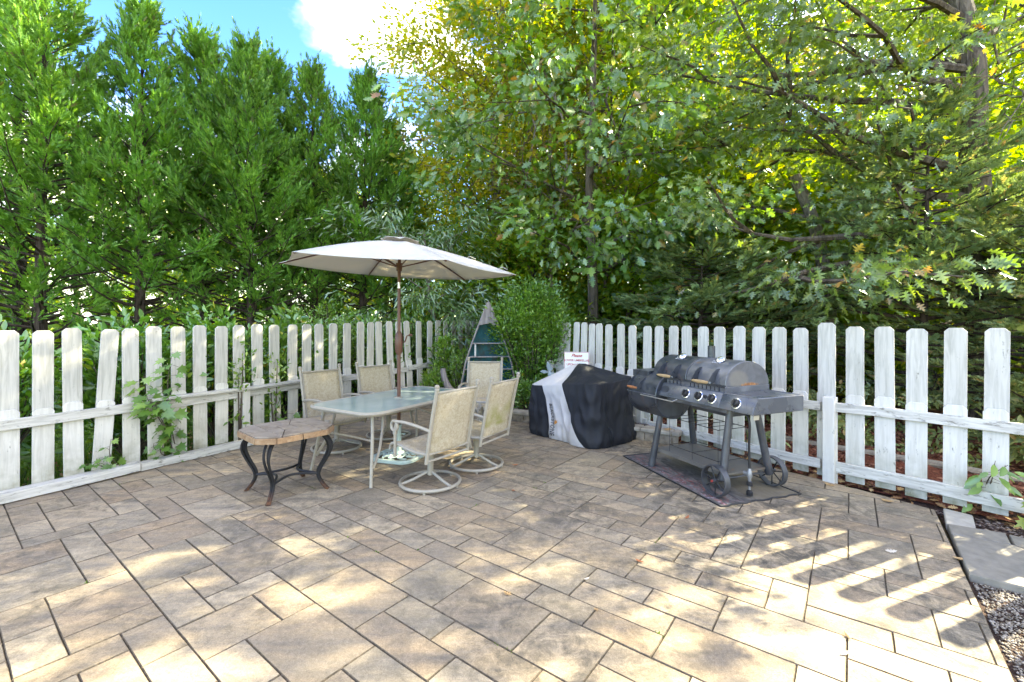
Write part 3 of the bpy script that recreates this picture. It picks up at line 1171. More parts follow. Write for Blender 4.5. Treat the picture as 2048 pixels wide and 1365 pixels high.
# ------------------------------------------------------------------ trees
# cypress row behind the long fence
ley = []
for i, (hh, rd, sd) in enumerate([(8.4, 1.95, 11), (8.2, 1.75, 23), (7.9, 2.0, 37)]):
    mb, arr = conifer(sd, hh, rd, 160, 24, 0.135, low=0.07, prof=0.98, lift=0.95, sparse_low=0.48, trunk_r=0.12)
    ley.append((mb.mesh('trunk', M['bark_dark']), leaves_mesh('crown', *arr, T_FROND, M['leyland'])))
LG = 'cypress trees in a row behind the long fence'
lpos = [(-9.0, 8.5, 0, 0.3, 1.06, 'tall cypress at the near end of the row, top out of view'),
        (-10.6, 9.6, 1, 2.0, 1.12, 'cypress half hidden behind the nearest one of the row'),
        (-7.5, 9.0, 1, 1.1, 0.98, 'tall bright topped cypress with bare lower trunk'),
        (-7.0, 10.2, 2, 4.0, 1.03, 'broad cypress in the middle of the row'),
        (-5.75, 9.9, 0, 2.6, 0.92, 'wide cypress left of the two small blue backed spires'),
        (-6.2, 11.6, 2, 5.2, 1.06, 'cypress standing behind the wide one, filling its gaps'),
        (-4.95, 11.2, 1, 3.3, 0.97, 'slim pointed cypress spire standing against the blue sky'),
        (-3.95, 11.8, 2, 0.8, 1.03, 'last pointed cypress of the row before the yellowing tree'),
        (-3.3, 12.8, 0, 1.9, 0.86, 'short cypress squeezed between the last spire and the yellowing tree')]
for (x, y, k, rz, s, lab) in lpos:
    plant_tree('cypress_tree', lab, (x, y, -0.05), rz, ley[k][0], ley[k][1], s, LG)

# woodland behind: three shapes, many trees
def wood_tree(seed, h, r, n_limbs, n_per, size, rad, tmpl, mat, r0=0.2, low=0.28, droop=0.25, bark='bark'):
    rg = random.Random(seed)
    trunk = [(0, 0, -0.1), (rg.uniform(-.15, .15), rg.uniform(-.15, .15), h * 0.3), (rg.uniform(-.4, .4), rg.uniform(-.4, .4), h * 0.62), (rg.uniform(-.6, .6), rg.uniform(-.6, .6), h * 0.93)]
    limbs = []
    for i in range(n_limbs):
        f = low + (0.98 - low) * (i + 0.5) / n_limbs
        prof = math.sin(math.pi * min(1, 0.25 + 0.72 * (f - low) / (1 - low))) ** 0.7
        limbs.append((f, i * 2.4 + rg.uniform(-.4, .4), r * prof * rg.uniform(.8, 1.15), rg.uniform(0.15, 0.6) + 0.8 * max(0, f - 0.75)))
    mb, arr = broadleaf(seed, trunk, r0, limbs, n_per, rad, 0.6, droop, size, tmpl)
    return mb.mesh('trunk', M[bark]), leaves_mesh('crown', *arr, tmpl, M[mat])


wv = [wood_tree(101, 13.5, 4.0, 22, 26, 0.21, 0.75, T_DIAM, 'wood', 0.17),
      wood_tree(102, 12.0, 3.6, 22, 26, 0.21, 0.75, T_DIAM, 'wood', 0.14, 0.18),
      wood_tree(103, 14.5, 4.2, 24, 25, 0.21, 0.8, T_DIAM, 'yellow', 0.18, 0.2)]
WG = 'woodland trees behind the grill fence'
wpos = [(2.6, 13.2, 0, 0.4, 1.0, 'slim woodland tree behind the broad leaved oak trunk'),
        (5.6, 12.4, 1, 1.4, 1.0, 'lime green woodland tree behind the lobed oak boughs'),
        (0.8, 17.0, 2, 3.1, 1.05, 'golden woodland tree glowing above the round bush'),
        (4.2, 17.5, 0, 5.3, 1.15, 'tall woodland tree second rank above the covered griddle'),
        (7.8, 17.8, 2, 0.9, 1.1, 'golden woodland tree second rank above the grill'),
        (-1.2, 20.5, 1, 1.0, 1.0, 'woodland tree behind the yellowing tree'),
        (14.4, 15.4, 1, 3.2, 1.22, 'woodland tree filling the gap left of the thick forked trunk'),
        (17.6, 17.4, 0, 2.2, 1.12, 'woodland tree far behind the thick forked trunk'),
        (3.0, 22.5, 1, 5.0, 1.3, 'far woodland tree glimpsed between the oak boughs'),
        (9.5, 23.5, 0, 3.6, 1.3, 'far woodland tree glimpsed over the cedars')]
for (x, y, k, rz, s, lab) in wpos:
    plant_tree('woodland_tree', lab, (x, y, -0.05), rz, wv[k][0], wv[k][1], s, WG)
WL = 'low trees far behind the cypress row'
for (x, y, k, rz, s, lab) in [(-13.5, 19.5, 1, 0.5, 0.72, 'sunlit low tree seen between the near cypress trunks'),
                              (-8.5, 20.5, 0, 2.5, 0.66, 'sunlit low tree seen under the middle cypresses'),
                              (-4.2, 21.5, 2, 1.5, 0.66, 'sunlit low yellowish tree seen under the parasol'),
                              (-19.5, 20.0, 0, 3.9, 0.8, 'sunlit low tree at the very end behind the near cypress'),
                              (-11.0, 27.0, 2, 4.4, 0.8, 'pale far tree behind the low sunlit trees'),
                              (-21.0, 29.0, 1, 4.9, 0.9, 'far tree furthest from the patio behind the cypress row')]:
    plant_tree('low_tree', lab, (x, y, -0.1), rz, wv[k][0], wv[k][1], s, WL)

uv = wood_tree(104, 5.0, 2.0, 16, 26, 0.155, 0.5, T_DIAM, 'wood', 0.06, 0.10)
for (x, y, rz, s, lab) in [(2.7, 10.7, 0.2, 0.95, 'young bright leaved tree right of the broad leaved oak trunk'), (5.3, 10.0, 1.3, 1.0, 'young bright leaved tree above the dark cedar'),
                           (7.9, 9.4, 2.6, 1.1, 'young bright leaved tree beside the thick forked trunk'), (9.3, 7.6, 3.7, 0.95, 'young bright leaved tree past the largest cedar'),
                           (0.75, 10.9, 4.4, 0.9, 'young bright leaved tree left of the broad leaved oak trunk'), (4.0, 12.0, 5.2, 1.15, 'young bright leaved tree further back between the dark cedars'),
                           (6.9, 11.4, 0.9, 1.2, 'young bright leaved tree further back behind the leaning dead trunk'), (-0.9, 11.2, 2.1, 0.8, 'young bright leaved tree above the wooden boat')]:
    plant_tree('young_tree', lab, (x, y, -0.05), rz, uv[0], uv[1], s, 'young trees under the wood')

# big yellowing tree in the centre
trunk = [(0, 0, 0), (0.1, 0, 3.0), (-0.1, 0.1, 6.5), (0.1, 0.2, 9.6), (0.2, 0.1, 12.2)]
rg = random.Random(77)
limbs = []
for i in range(34):
    f = 0.17 + 0.8 * (i + 0.5) / 34
    limbs.append((f, i * 2.4, (3.3 if f < 0.75 else 2.4) * rg.uniform(0.75, 1.1), rg.uniform(0.1, 0.6)))
mb, arr = broadleaf(55, trunk, 0.19, limbs, 38, 0.55, 0.5, 0.35, 0.145, T_DIAM, sub=4)
plant_tree('yellowing_tree', 'tall yellow green tree rising above the parasol beside the white cloud', (-0.45, 13.2, -0.05), 0.0, mb.mesh('trunk', M['bark_pale']), leaves_mesh('crown', *arr, T_DIAM, M['yellow']))

# thin browning tree in front of it
trunk = [(0, 0, 0), (0.1, 0, 2.5), (0.25, 0.1, 5.0), (0.3, 0.2, 8.0)]
limbs = [(0.3 + 0.68 * i / 16, i * 2.4 + 1.0, 2.3 * rg.uniform(.7, 1.1), rg.uniform(.2, .7)) for i in range(16)]
mb, arr = broadleaf(56, trunk, 0.11, limbs, 14, 0.5, 0.6, 0.3, 0.12, T_DIAM, sub=4)
k_ = leaf_mat('browning_leaves', [(0.0, (0.16, 0.16, 0.03)), (0.5, (0.24, 0.20, 0.05)), (1.0, (0.24, 0.14, 0.07))], 0.4, 0.03)
plant_tree('browning_tree', 'sparse tree with browning leaves and bare twigs between the yellow tree and the oak', (0.9, 12.0, -0.05), 0.6, mb.mesh('trunk', M['bark_pale']), leaves_mesh('crown', *arr, T_DIAM, k_))

# tree with long drooping leaves behind the parasol
trunk = [(0, 0, 0), (0.15, 0, 1.0), (-0.1, 0.1, 2.2), (-0.2, 0, 3.6)]
limbs = [(0.25 + 0.72 * i / 15, i * 2.4 + 0.5, 1.75 * rg.uniform(.75, 1.1), rg.uniform(.25, .8)) for i in range(15)]
mb, arr = broadleaf(57, trunk, 0.07, limbs, 17, 0.34, 0.6, 0.95, 0.17, T_NARROW, sub=3, start=0.3)
plant_tree('peach_tree', 'small tree with long drooping leaves right behind the parasol', (-1.75, 9.9, 0.0), 0.0, mb.mesh('trunk', M['bark_pale']), leaves_mesh('crown', *arr, T_NARROW, M['peach']))

# oak with broad leaves: trunk rises behind the covered griddle
def oak(seed, trunk, r0, limbs, n_per, rad, size, tmpl, mat, lab, loc, name, n_ind=299, start=0.4, sub=3, droop=0.55, density=5):
    mb, (P, D, N, S) = broadleaf(seed, trunk, r0, limbs, n_per, rad, 0.55, droop, size, tmpl, sub=sub, start=start, density=density, up=0.45)
    t = thing(name, lab, 'tree', loc)
    link('trunk', mb.mesh('trunk', M['bark']), t)
    # the leaves nearest the camera that stand inside its view are leaves of their own
    W = P + np.array(loc)
    px = W[:, 0] / np.maximum(W[:, 1], 0.1)
    pz = (W[:, 2] - 1.55) / np.maximum(W[:, 1], 0.1)
    ok = (np.abs(px) < 1.13) & (pz < 0.72) & (W[:, 1] > 1)
    score = np.where(ok, S / np.maximum(W[:, 1], 0.1), 0)
    idx = np.argsort(-score)[:n_ind]
    keep = np.ones(len(P), bool)
    keep[idx] = False
    single = leaves_mesh('leaf', np.zeros((1, 3)), np.array([[0, 1.0, 0]]), np.array([[0, 0, 1.0]]), np.ones(1), tmpl, M[mat + '_single'])
    Du = unit(D)
    X = unit(np.cross(Du, N))
    Z = np.cross(X, Du)
    for i in idx:
        o = bpy.data.objects.new('leaf', single)
        COL.objects.link(o)
        o.parent = t
        m = Matrix(((X[i][0], Du[i][0], Z[i][0], P[i][0]), (X[i][1], Du[i][1], Z[i][1], P[i][1]), (X[i][2], Du[i][2], Z[i][2], P[i][2]), (0, 0, 0, 1)))
        o.matrix_basis = m @ Matrix.Scale(float(S[i]), 4)
    stuff(link('crown', leaves_mesh('crown', P[keep], D[keep], N[keep], S[keep], tmpl, M[mat]), t))
    return t


def single_mat(src, name):
    """the same leaf material with its variation taken from the object instead of the island"""
    m = M[src].copy()
    m.name = name
    nt = m.node_tree
    for n in list(nt.nodes):
        if n.bl_idname == 'ShaderNodeValToRGB' and n.inputs[0].links and n.inputs[0].links[0].from_socket.name == 'Random Per Island':
            oi = nt.nodes.new('ShaderNodeObjectInfo')
            nt.links.new(oi.outputs['Random'], n.inputs[0])
    return m


M['oak_single'] = single_mat('oak', 'oak_leaf')
M['pinoak_single'] = single_mat('pinoak', 'pin_oak_leaf')
M['sapling_single'] = single_mat('sapling', 'sapling_leaf')
M['lime_single'] = single_mat('lime', 'lime_leaf')
PI = math.pi
trunk = [(0, 0, 0), (0.02, 0, 2.2), (-0.05, 0.05, 4.5), (0.05, 0.1, 7.0), (0.1, 0.0, 10.0)]
limbs = [(0.30, -2.1, 2.6, 0.15), (0.36, -1.0, 2.4, 0.1), (0.30, -0.4, 2.2, 0.2), (0.42, 2.9, 2.8, 0.15), (0.46, -2.6, 3.2, 0.15), (0.52, -1.5, 3.0, 0.1), (0.54, -0.3, 3.0, 0.2), (0.60, -2.2, 3.4, 0.15),
         (0.62, 0.6, 2.8, 0.3), (0.66, -3.0, 3.2, 0.2), (0.70, -1.1, 3.4, 0.15), (0.74, 1.8, 2.8, 0.4), (0.78, -1.8, 3.2, 0.2), (0.82, -0.2, 3.0, 0.3), (0.86, 2.6, 2.8, 0.4), (0.90, -2.4, 2.8, 0.4), (0.95, -1.0, 2.4, 0.6)]
oak(61, trunk, 0.135, limbs, 20, 0.44, 0.185, T_OAK, 'oak', 'oak with broad lobed dark green leaves standing behind the covered griddle', (1.72, 9.6, 0.0), 'oak_tree')

# oak with a thick forked trunk beside the fence, boughs over the grill
trunk = [(0, 0, 0), (0.0, 0.0, 2.0), (-0.06, 0.05, 4.2), (-0.02, 0.15, 6.2), (-0.5, 0.4, 8.5), (-0.4, 0.8, 11.0)]
limbs = [(0.25, PI - 0.15, 4.4, 0.02), (0.28, PI + 0.12, 4.2, 0.0), (0.30, PI - 0.40, 4.0, 0.05), (0.34, PI - 0.2, 3.8, 0.06), (0.38, PI + 0.2, 4.2, 0.05), (0.42, PI - 0.5, 4.2, 0.12), (0.46, PI + 0.15, 4.9, 0.12), (0.50, PI + 0.3, 4.4, 0.12), (0.54, PI - 0.1, 5.0, 0.18), (0.58, 0.25, 3.4, 0.55), (0.56, PI - 0.8, 4.0, 0.2),
         (0.62, PI + 0.3, 4.8, 0.2), (0.66, 1.2, 3.4, 0.35), (0.70, PI - 0.3, 4.4, 0.3), (0.74, -0.9, 3.2, 0.3), (0.78, PI + 0.5, 4.0, 0.35), (0.82, 0.5, 3.2, 0.4), (0.88, 2.4, 3.2, 0.45), (0.94, -2.0, 2.8, 0.6)]
oak(62, trunk, 0.25, limbs, 34, 0.46, 0.145, T_PIN, 'pinoak', 'thick trunked oak with sharply lobed leaves arching over the grill', (7.35, 7.0, 0.0), 'lobed_oak_tree', start=0.35)

# off to the side where the low sun comes from: a crown on a tall clean trunk that breaks its light up on the paving
sw, sl = wood_tree(111, 13.4, 2.7, 18, 18, 0.21, 0.7, T_DIAM, 'wood', 0.17, 0.61)
plant_tree('woodland_tree', 'woodland tree with a tall clean trunk on the sun side, next to the forked oak', (11.0, 8.0, -0.05), 0.3, sw, sl, 1.0, WG)

# cedars in front of the wood
ced = []
for (hh, rd, sd) in [(3.9, 2.1, 5), (3.1, 1.9, 9)]:
    mb, arr = conifer(sd, hh, rd, 95, 13, 0.14, low=0.10, prof=0.6, lift=0.35, sparse_low=0.25, trunk_r=0.08, flat=True, gap=0.22, blen=0.36)
    ced.append((mb.mesh('trunk', M['bark_dark']), leaves_mesh('crown', *arr, T_FROND, M['cedar'])))
CG = 'cedars behind the grill fence'
for (x, y, k, rz, s, lab) in [(6.4, 7.0, 0, 0.4, (0.95, 0.95, 1.28), 'largest blue green cedar with tiered boughs in front of the thick trunked oak'),
                              (3.5, 8.3, 1, 1.9, 1.0, 'low dark cedar straight behind the grill'),
                              (4.75, 9.0, 1, 3.0, 0.85, 'small cedar between the low one and the largest one'),
                              (7.15, 5.9, 1, 5.2, 1.05, 'cedar half out of view beside the largest cedar')]:
    plant_tree('cedar_tree', lab, (x, y, -0.05), rz, ced[k][0], ced[k][1], s, CG)

# leaning dead stub and bare grey saplings
mb = MB()
mb.tube(bez([(0, 0, 0), (0.1, 0, 1.5), (-0.15, 0, 3.2), (-0.5, 0.1, 4.3)], 4), [0.11] * 9 + [0.10] * 4, 8)
o = mb.build('dead_trunk', M['bark_pale'])
o.location = (5.75, 8.2, 0)
tag(o, 'leaning snapped dead trunk between the oak boughs and the cedars', 'dead tree')
rgx = random.Random(12)
for (x, y, lab) in [(1.15, 10.6, 'bare thin pale stem left of the broad leaved oak trunk'), (2.25, 10.9, 'bare thin dark stem right of the broad leaved oak trunk'),
                    (2.55, 10.2, 'second bare stem right of the broad leaved oak trunk'), (4.1, 11.2, 'bare stem behind the low dark cedar'), (6.2, 10.6, 'bare stem behind the dark cedar'), (0.35, 11.5, 'pale stem above the round bush')]:
    mb = MB()
    pts = [(rgx.uniform(-.12, .12) * i, rgx.uniform(-.1, .1) * i, i * 1.3) for i in range(7)]
    mb.tube(pts, [0.055 - 0.006 * i for i in range(7)], 6)
    for i in range(2, 6):
        q = Vector(pts[i])
        d = Vector((rgx.uniform(-1, 1), rgx.uniform(-1, 1), 0.8))
        mb.tube([q, q + d * 0.5, q + d * 0.9 + Vector((0, 0, .3))], [0.02, 0.013, 0.005], 4)
    o = mb.build('bare_sapling', M['bark_pale'] if 'pale' in lab else M['bark'])
    o.location = (x, y, 0)
    tag(o, lab, 'sapling', 'bare stems in the wood')

# bare twiggy boughs hanging off the thick oak
mb = MB()
for i in range(9):
    p = Vector((7.2, 6.6, 5.2 + rgx.uniform(-.6, .8)))
    d = Vector((rgx.uniform(-1.0, 0.2), rgx.uniform(-.8, -.1), rgx.uniform(-.3, .25)))
    q = limb_path(np.random.default_rng(i), p - Vector((7.2, 6.6, 5.2)), d, rgx.uniform(1.2, 2.2), 7, -0.5, 0.28)
    mb.tube(q, [0.016 * (1 - 0.8 * j / 7) for j in range(8)], 4)
    for j in (2, 4, 5):
        q2 = limb_path(np.random.default_rng(i * 10 + j), q[j], d + Vector((rgx.uniform(-1, 1), 0, rgx.uniform(-.8, .5))), 0.5, 4, -0.5, 0.3)
        mb.tube(q2, [0.007, 0.006, 0.005, 0.003, 0.002], 3)
o = mb.build('bare_branch', M['bark_pale'])
o.location = (7.2, 6.6, 5.2)
tag(o, 'tangle of bare grey twigs hanging by the fork of the thick oak', 'branch')

# understory and far woods as masses
def leaf_mass(name, seed, boxes, n, size, tmpl, mat):
    rng = np.random.default_rng(seed)
    Ps = []
    tot = sum(w for *_, w in boxes)
    for (x, y, z, rx, ry, rz_, w) in boxes:
        m = int(n * w / tot)
        cn = rng.uniform(-1, 1, (max(3, m // 60), 3))
        ci = rng.integers(0, len(cn), m)
        p = cn[ci] + rng.normal(size=(m, 3)) * 0.10
        Ps.append(np.array([x, y, z]) + p * np.array([rx, ry, rz_]))
    P = np.concatenate(Ps)
    D = rng.normal(size=(len(P), 3))
    D[:, 2] -= 0.2
    N = rng.normal(size=(len(P), 3)) * 0.6 + np.array([0, 0, 0.7])
    return stuff(link(name, leaves_mesh(name, P, D, N, size * rng.uniform(.6, 1.3, len(P)), tmpl, M[mat])))


leaf_mass('undergrowth', 8, [(4, 13.5, 1.0, 5.5, 1.5, 1.2, 3), (11, 11, 1.3, 4, 2.0, 1.5, 3), (1.2, 12.2, 1.2, 2.2, 1.2, 1.3, 2), (-1.5, 13.0, 1.0, 2.0, 1.2, 1.2, 1.2)], 16000, 0.2, T_DIAM, 'yellow')
leaf_mass('undergrowth', 28, [(4.6, 6.4, 0.25, 1.6, 0.9, 0.35, 2), (6.0, 4.6, 0.3, 1.0, 1.2, 0.45, 2), (3.4, 7.6, 0.25, 1.2, 0.6, 0.35, 1.5)], 7000, 0.10, T_ELL, 'cedar')
leaf_mass('undergrowth', 18, [(6.5, 10.5, 0.8, 3.5, 1.5, 0.8, 2), (9.0, 7.5, 0.9, 1.5, 3.0, 0.9, 2), (3.2, 10.8, 0.7, 2.0, 1.0, 0.7, 1.5)], 12000, 0.16, T_ELL, 'wood')
boxes = []
rgf = random.Random(4)
for i in range(64):
    a = R(-74 + 148 * i / 63)
    d = rgf.uniform(31, 38)
    boxes.append((d * math.sin(a), d * math.cos(a), rgf.uniform(2.2, 3.4) + (4.5 if a > 0.0 else 0), 3.0, 2.4, rgf.uniform(2.6, 3.6) + (4.0 if a > 0.0 else 0), 3 if a > 0.3 else 2 if a > 0 else 1))
leaf_mass('far_woods', 6, boxes, 52000, 0.75, T_DIAM, 'wood')

# ------------------------------------------------------------------ shrubs
def shrub(name, label, loc, rx, ry, h, n_stem, n_per, rad, size, tmpl, mat, seed, group=None, droop=0.1, cat='shrub', flat=0.8):
    rng = np.random.default_rng(seed)
    mb = MB()
    C, A = [], []
    for i in range(n_stem):
        az = i * 2.4 + rng.uniform(-.3, .3)
        rr = math.sqrt((i + 0.5) / n_stem)
        ex = (rx * rr * math.cos(az), ry * rr * math.sin(az), h * (1 - 0.38 * rr ** 2.2) * rng.uniform(.82, 1.03))
        p = [np.array((ex[0] * 0.12, ex[1] * 0.12, 0)), np.array((ex[0] * 0.55, ex[1] * 0.55, ex[2] * 0.45)), np.array((ex[0] * 0.9, ex[1] * 0.9, ex[2] * 0.8)), np.array(ex)]
        mb.tube(p, [0.016, 0.011, 0.007, 0.003], 4)
        for t in (0.25, 0.45, 0.62, 0.78, 0.9, 1.0):
            x = t * 3
            j = min(int(x), 2)
            C.append(p[j] + (p[j + 1] - p[j]) * (x - j) + rng.normal(size=3) * 0.05)
            A.append(unit((p[j + 1] - p[j])[None])[0] * 0.8 + np.array([math.cos(az), math.sin(az), 0.2]) * 0.4)
    P, D, N, S = cluster_leaves(rng, np.array(C), np.array(A), n_per, np.full(len(C), rad), flat, droop, size, 0.5)
    keep = P[:, 2] > 0.02
    t = thing(name, label, cat, loc, 0, group)
    link('stem', mb.mesh('stem', M['bark']), t)
    link('foliage', leaves_mesh('foliage', P[keep], D[keep], N[keep], S[keep], tmpl, M[mat]), t)
    return t


shrub('round_bush', 'large rounded green bush with tiny leaves between the wooden boat and the grill fence', (0.36, 8.22, 0.12), 0.72, 0.58, 2.22, 96, 44, 0.18, 0.064, T_ELL, 'bush', 31)
shrub('low_shrub', 'low leafy clump at the foot of the round bush by the stone edging', (0.22, 7.45, 0.12), 0.28, 0.2, 0.45, 16, 16, 0.10, 0.06, T_ELL, 'laurel', 32)
SG = 'shrubs behind the long picket fence'
for (x, y, rx, h, sd, lab) in [(-5.25, 4.4, 0.75, 1.45, 41, 'dark laurel shrub behind the nearest pickets of the long fence'),
                               (-4.55, 5.35, 0.75, 1.62, 42, 'bright tipped laurel shrub behind the leaning picket'),
                               (-4.05, 6.2, 0.7, 1.70, 43, 'laurel shrub behind the fence where the big sapling climbs'),
                               (-3.55, 7.1, 0.7, 1.78, 44, 'laurel shrub behind the fence post near the tiled side table'),
                               (-2.75, 8.35, 0.7, 1.65, 45, 'laurel shrub behind the fence and the sling chairs'),
                               (-1.9, 9.6, 0.7, 1.75, 46, 'bright laurel shrub behind the fence under the drooping leaved tree')]:
    shrub('laurel_shrub', lab, (x, y, -0.05), rx, rx * 0.6, h, 40, 11, 0.16, 0.115, T_ELL, 'laurel', sd, SG)
for (x, y, h, sd, lab) in [(-3.2, 7.75, 1.95, 51, 'fine leaved pale shrub sticking up behind the fence between two laurels'), (-2.3, 9.2, 1.7, 52, 'fine leaved shrub behind the fence near the parasol pole')]:
    shrub('privet_shrub', lab, (x, y, -0.05), 0.55, 0.4, h, 40, 22, 0.14, 0.05, T_ELL, 'bush', sd, SG)

# climbing plants at the fence corner
for (x, y, h, sd, lab) in [(-1.28, 8.42, 1.18, 61, 'bushy green climber on the fence corner behind the table'), (-0.93, 8.22, 0.98, 62, 'upright climber growing through the curved grey timber'),
                           (-1.42, 8.15, 0.62, 63, 'short leafy stem standing at the fence beside the parasol pole'), (-0.62, 8.5, 1.3, 64, 'thin climber reaching up by the wooden boat')]:
    shrub('climbing_plant', lab, (x, y, 0.1), 0.17, 0.14, h, 13, 13, 0.075, 0.085, T_NARROW if sd != 61 else T_ELL, 'bush', sd, 'climbers at the fence corner', cat='climbing plant')
for (x, y, h, sd, lab) in [(-3.20, 6.02, 1.2, 65, 'thin vine up the fence between side table and chair'), (-3.43, 5.62, 1.3, 66, 'thin vine up the fence just past the fence post')]:
    shrub('climbing_plant', lab, (x, y, 0.02), 0.10, 0.08, h, 3, 12, 0.09, 0.06, T_ELL, 'bush', sd, 'thin vines on the long fence', cat='climbing plant')


def sapling(label, base, stems, n_leaf, size, mat, seed, tmpl=T_MAPLE, cat='sapling', group='saplings growing through the fences'):
    r = random.Random(seed)
    rng = np.random.default_rng(seed)
    t = thing('maple_sapling', label, cat, base, 0, group)
    single = leaves_mesh('leaf', np.zeros((1, 3)), np.array([[0, 1.0, 0]]), np.array([[0, 0, 1.0]]), np.ones(1), tmpl, M[mat + '_single'])
    mb = MB()
    for st in stems:
        path = bez(st, 5)
        mb.tube(path, [0.006 * (1 - 0.7 * i / (len(path) - 1)) for i in range(len(path))], 5)
        m = n_leaf // len(stems)
        for i in range(m):
            f = 0.12 + 0.88 * i / max(1, m - 1)
            p = path[min(len(path) - 1, int(f * (len(path) - 1)))]
            az = i * 2.4 + r.uniform(-.5, .5)
            d = Vector((math.cos(az), math.sin(az) - 0.35, r.uniform(-0.35, 0.25)))
            q = p + d.normalized() * r.uniform(0.04, 0.10)
            mb.tube([p, q], 0.0018, 3)
            D = np.array([[d.x, d.y, d.z - 0.45]])
            N = np.array([[r.uniform(-.3, .3), -0.75 + r.uniform(-.3, .3), 0.8]])
            Dn = unit(D)
            X = unit(np.cross(Dn, N))
            Z = np.cross(X, Dn)
            s = size * r.uniform(0.65, 1.2)
            o = bpy.data.objects.new('leaf', single)
            COL.objects.link(o)
            o.parent = t
            o.matrix_basis = Matrix(((X[0][0], Dn[0][0], Z[0][0], q.x), (X[0][1], Dn[0][1], Z[0][1], q.y), (X[0][2], Dn[0][2], Z[0][2], q.z), (0, 0, 0, 1))) @ Matrix.Scale(s, 4)
    mb.build('stem', M['bark'], t)
    return t


sapling('largest maple sapling, climbing over the rail of the long fence', (-3.86, 4.86, 0.02), [[(0.05, 0.2, 0.0), (0.04, 0.03, 0.45), (-0.02, -0.10, 0.72), (-0.05, -0.12, 0.98)], [(0.05, 0.2, 0.1), (0.10, 0.05, 0.5), (0.16, -0.06, 0.9), (0.20, -0.05, 1.22)],
        [(0.05, 0.1, 0.3), (0.02, -0.08, 0.62), (0.10, -0.16, 0.70), (0.14, -0.17, 0.60)]], 66, 0.14, 'sapling', 3)
sapling('small maple sapling at the foot of the leaning picket', (-4.05, 4.54, 0.02), [[(0, 0.12, 0), (0.02, -0.06, 0.2), (0.06, -0.10, 0.38)], [(0, 0.12, 0), (-0.05, -0.10, 0.12), (-0.06, -0.12, 0.20)]], 18, 0.10, 'sapling', 4)
sapling('low maple sapling poking out under the largest sapling', (-3.84, 4.95, 0.02), [[(0, 0.1, 0), (0.0, -0.07, 0.12), (0.08, -0.14, 0.22)], [(0, 0.1, 0), (-0.05, -0.08, 0.16), (-0.02, -0.14, 0.24)]], 14, 0.10, 'sapling', 5)
sapling('low maple sapling at the fence behind the tiled side table', (-3.05, 6.05, 0.02), [[(0, 0.1, 0), (0.0, -0.07, 0.18), (0.05, -0.10, 0.34)]], 9, 0.10, 'sapling', 7)
sapling('green sapling between the two wide pickets above the slabs', (3.86, 3.60, 0.02), [[(0.05, 0.15, 0), (0.0, 0.0, 0.25), (-0.05, -0.08, 0.45)], [(0.05, 0.1, 0.1), (-0.03, -0.02, 0.3), (0.04, -0.09, 0.42)]], 26, 0.125, 'sapling', 8, T_ELL)
sapling('lime coloured sapling beside the last picket near the soil', (3.88, 3.28, 0.0), [[(0.1, 0.1, 0), (0.03, 0.0, 0.22), (-0.04, -0.05, 0.40)], [(0.1, 0.1, 0), (0.06, -0.02, 0.16), (0.03, -0.08, 0.26)]], 24, 0.10, 'lime', 9)

# ------------------------------------------------------------------ furniture materials
M['frame'] = plain('taupe_powder_coat', (0.33, 0.295, 0.235), 0.42, 0.4, 0, 0.08, 20)
def sling_mat(name, algae):
    k = NT(name, 0.85, 0.15)
    v = k.coord('Object')
    n = k.noise(v, 30, 5, 0.65, 1.4)
    c = k.ramp(n, [(0.35, (0.34, 0.28, 0.185)), (0.5, (0.42, 0.355, 0.25)), (0.65, (0.475, 0.415, 0.31))])
    z = k.sep(v)[2]
    lowm = k.math('MULTIPLY', k.ramp(z, [(0.48, 1.0), (0.85, 0.0)]), k.ramp(k.noise(k.randvec(v), 5, 5), [(0.42, 0.0), (0.62, 1.0)]))
    # green algae at the lower edge of the backs; the seats stay pale
    c = k.mix(k.math('MULTIPLY', lowm, k.math('MULTIPLY', k.ramp(z, [(0.46, 0.0), (0.50, 1.0)]), algae)), c, (0.24, 0.235, 0.06))
    k.col(c)
    k.bump(k.noise(v, 260, 1), 0.25, 0.002)
    return k.mat
M['sling'] = sling_mat('sling_fabric', 0.12)
M['sling_algae'] = sling_mat('algae_sling_fabric', 0.9)
M['glass'] = None
k = NT('frosted_table_glass', 0.16, 0.55)
v = k.coord('Object')
k.col(k.ramp(k.noise(v, 4, 4), [(0.3, (0.36, 0.46, 0.44)), (0.7, (0.45, 0.55, 0.52))]))
k.b.inputs['Transmission Weight'].default_value = 0.25
k.bump(k.noise(v, 120, 2), 0.12, 0.001)
M['glass'] = k.mat
M['canvas'] = None
k = NT('parasol_canvas', 0.9, 0.1)
k.t.nodes.remove(k.b)
c = k.ramp(k.noise(k.coord('Object'), 3, 4), [(0.3, (0.62, 0.61, 0.575)), (0.7, (0.67, 0.66, 0.625))])
d = k.n('ShaderNodeBsdfDiffuse')
t_ = k.n('ShaderNodeBsdfTranslucent')
k.lk(c, d.inputs['Color'])
k.lk(k.mix(1.0, c, (1.0, 0.93, 0.82), 'MULTIPLY'), t_.inputs['Color'])
m_ = k.n('ShaderNodeMixShader')
m_.inputs[0].default_value = 0.38
k.lk(d.outputs[0], m_.inputs[1])
k.lk(t_.outputs[0], m_.inputs[2])
k.lk(m_.outputs[0], k.out.inputs[0])
M['canvas'] = k.mat
M['brown_metal'] = plain('brown_metal', (0.12, 0.055, 0.035), 0.42, 0.4, 0, 0.12, 12)
M['bright_metal'] = plain('bright_metal', (0.62, 0.60, 0.57), 0.32, 0.5, 0.8, 0.06, 12)
M['dull_metal'] = plain('dull_metal', (0.30, 0.30, 0.30), 0.45, 0.4, 0.5, 0.1, 12)
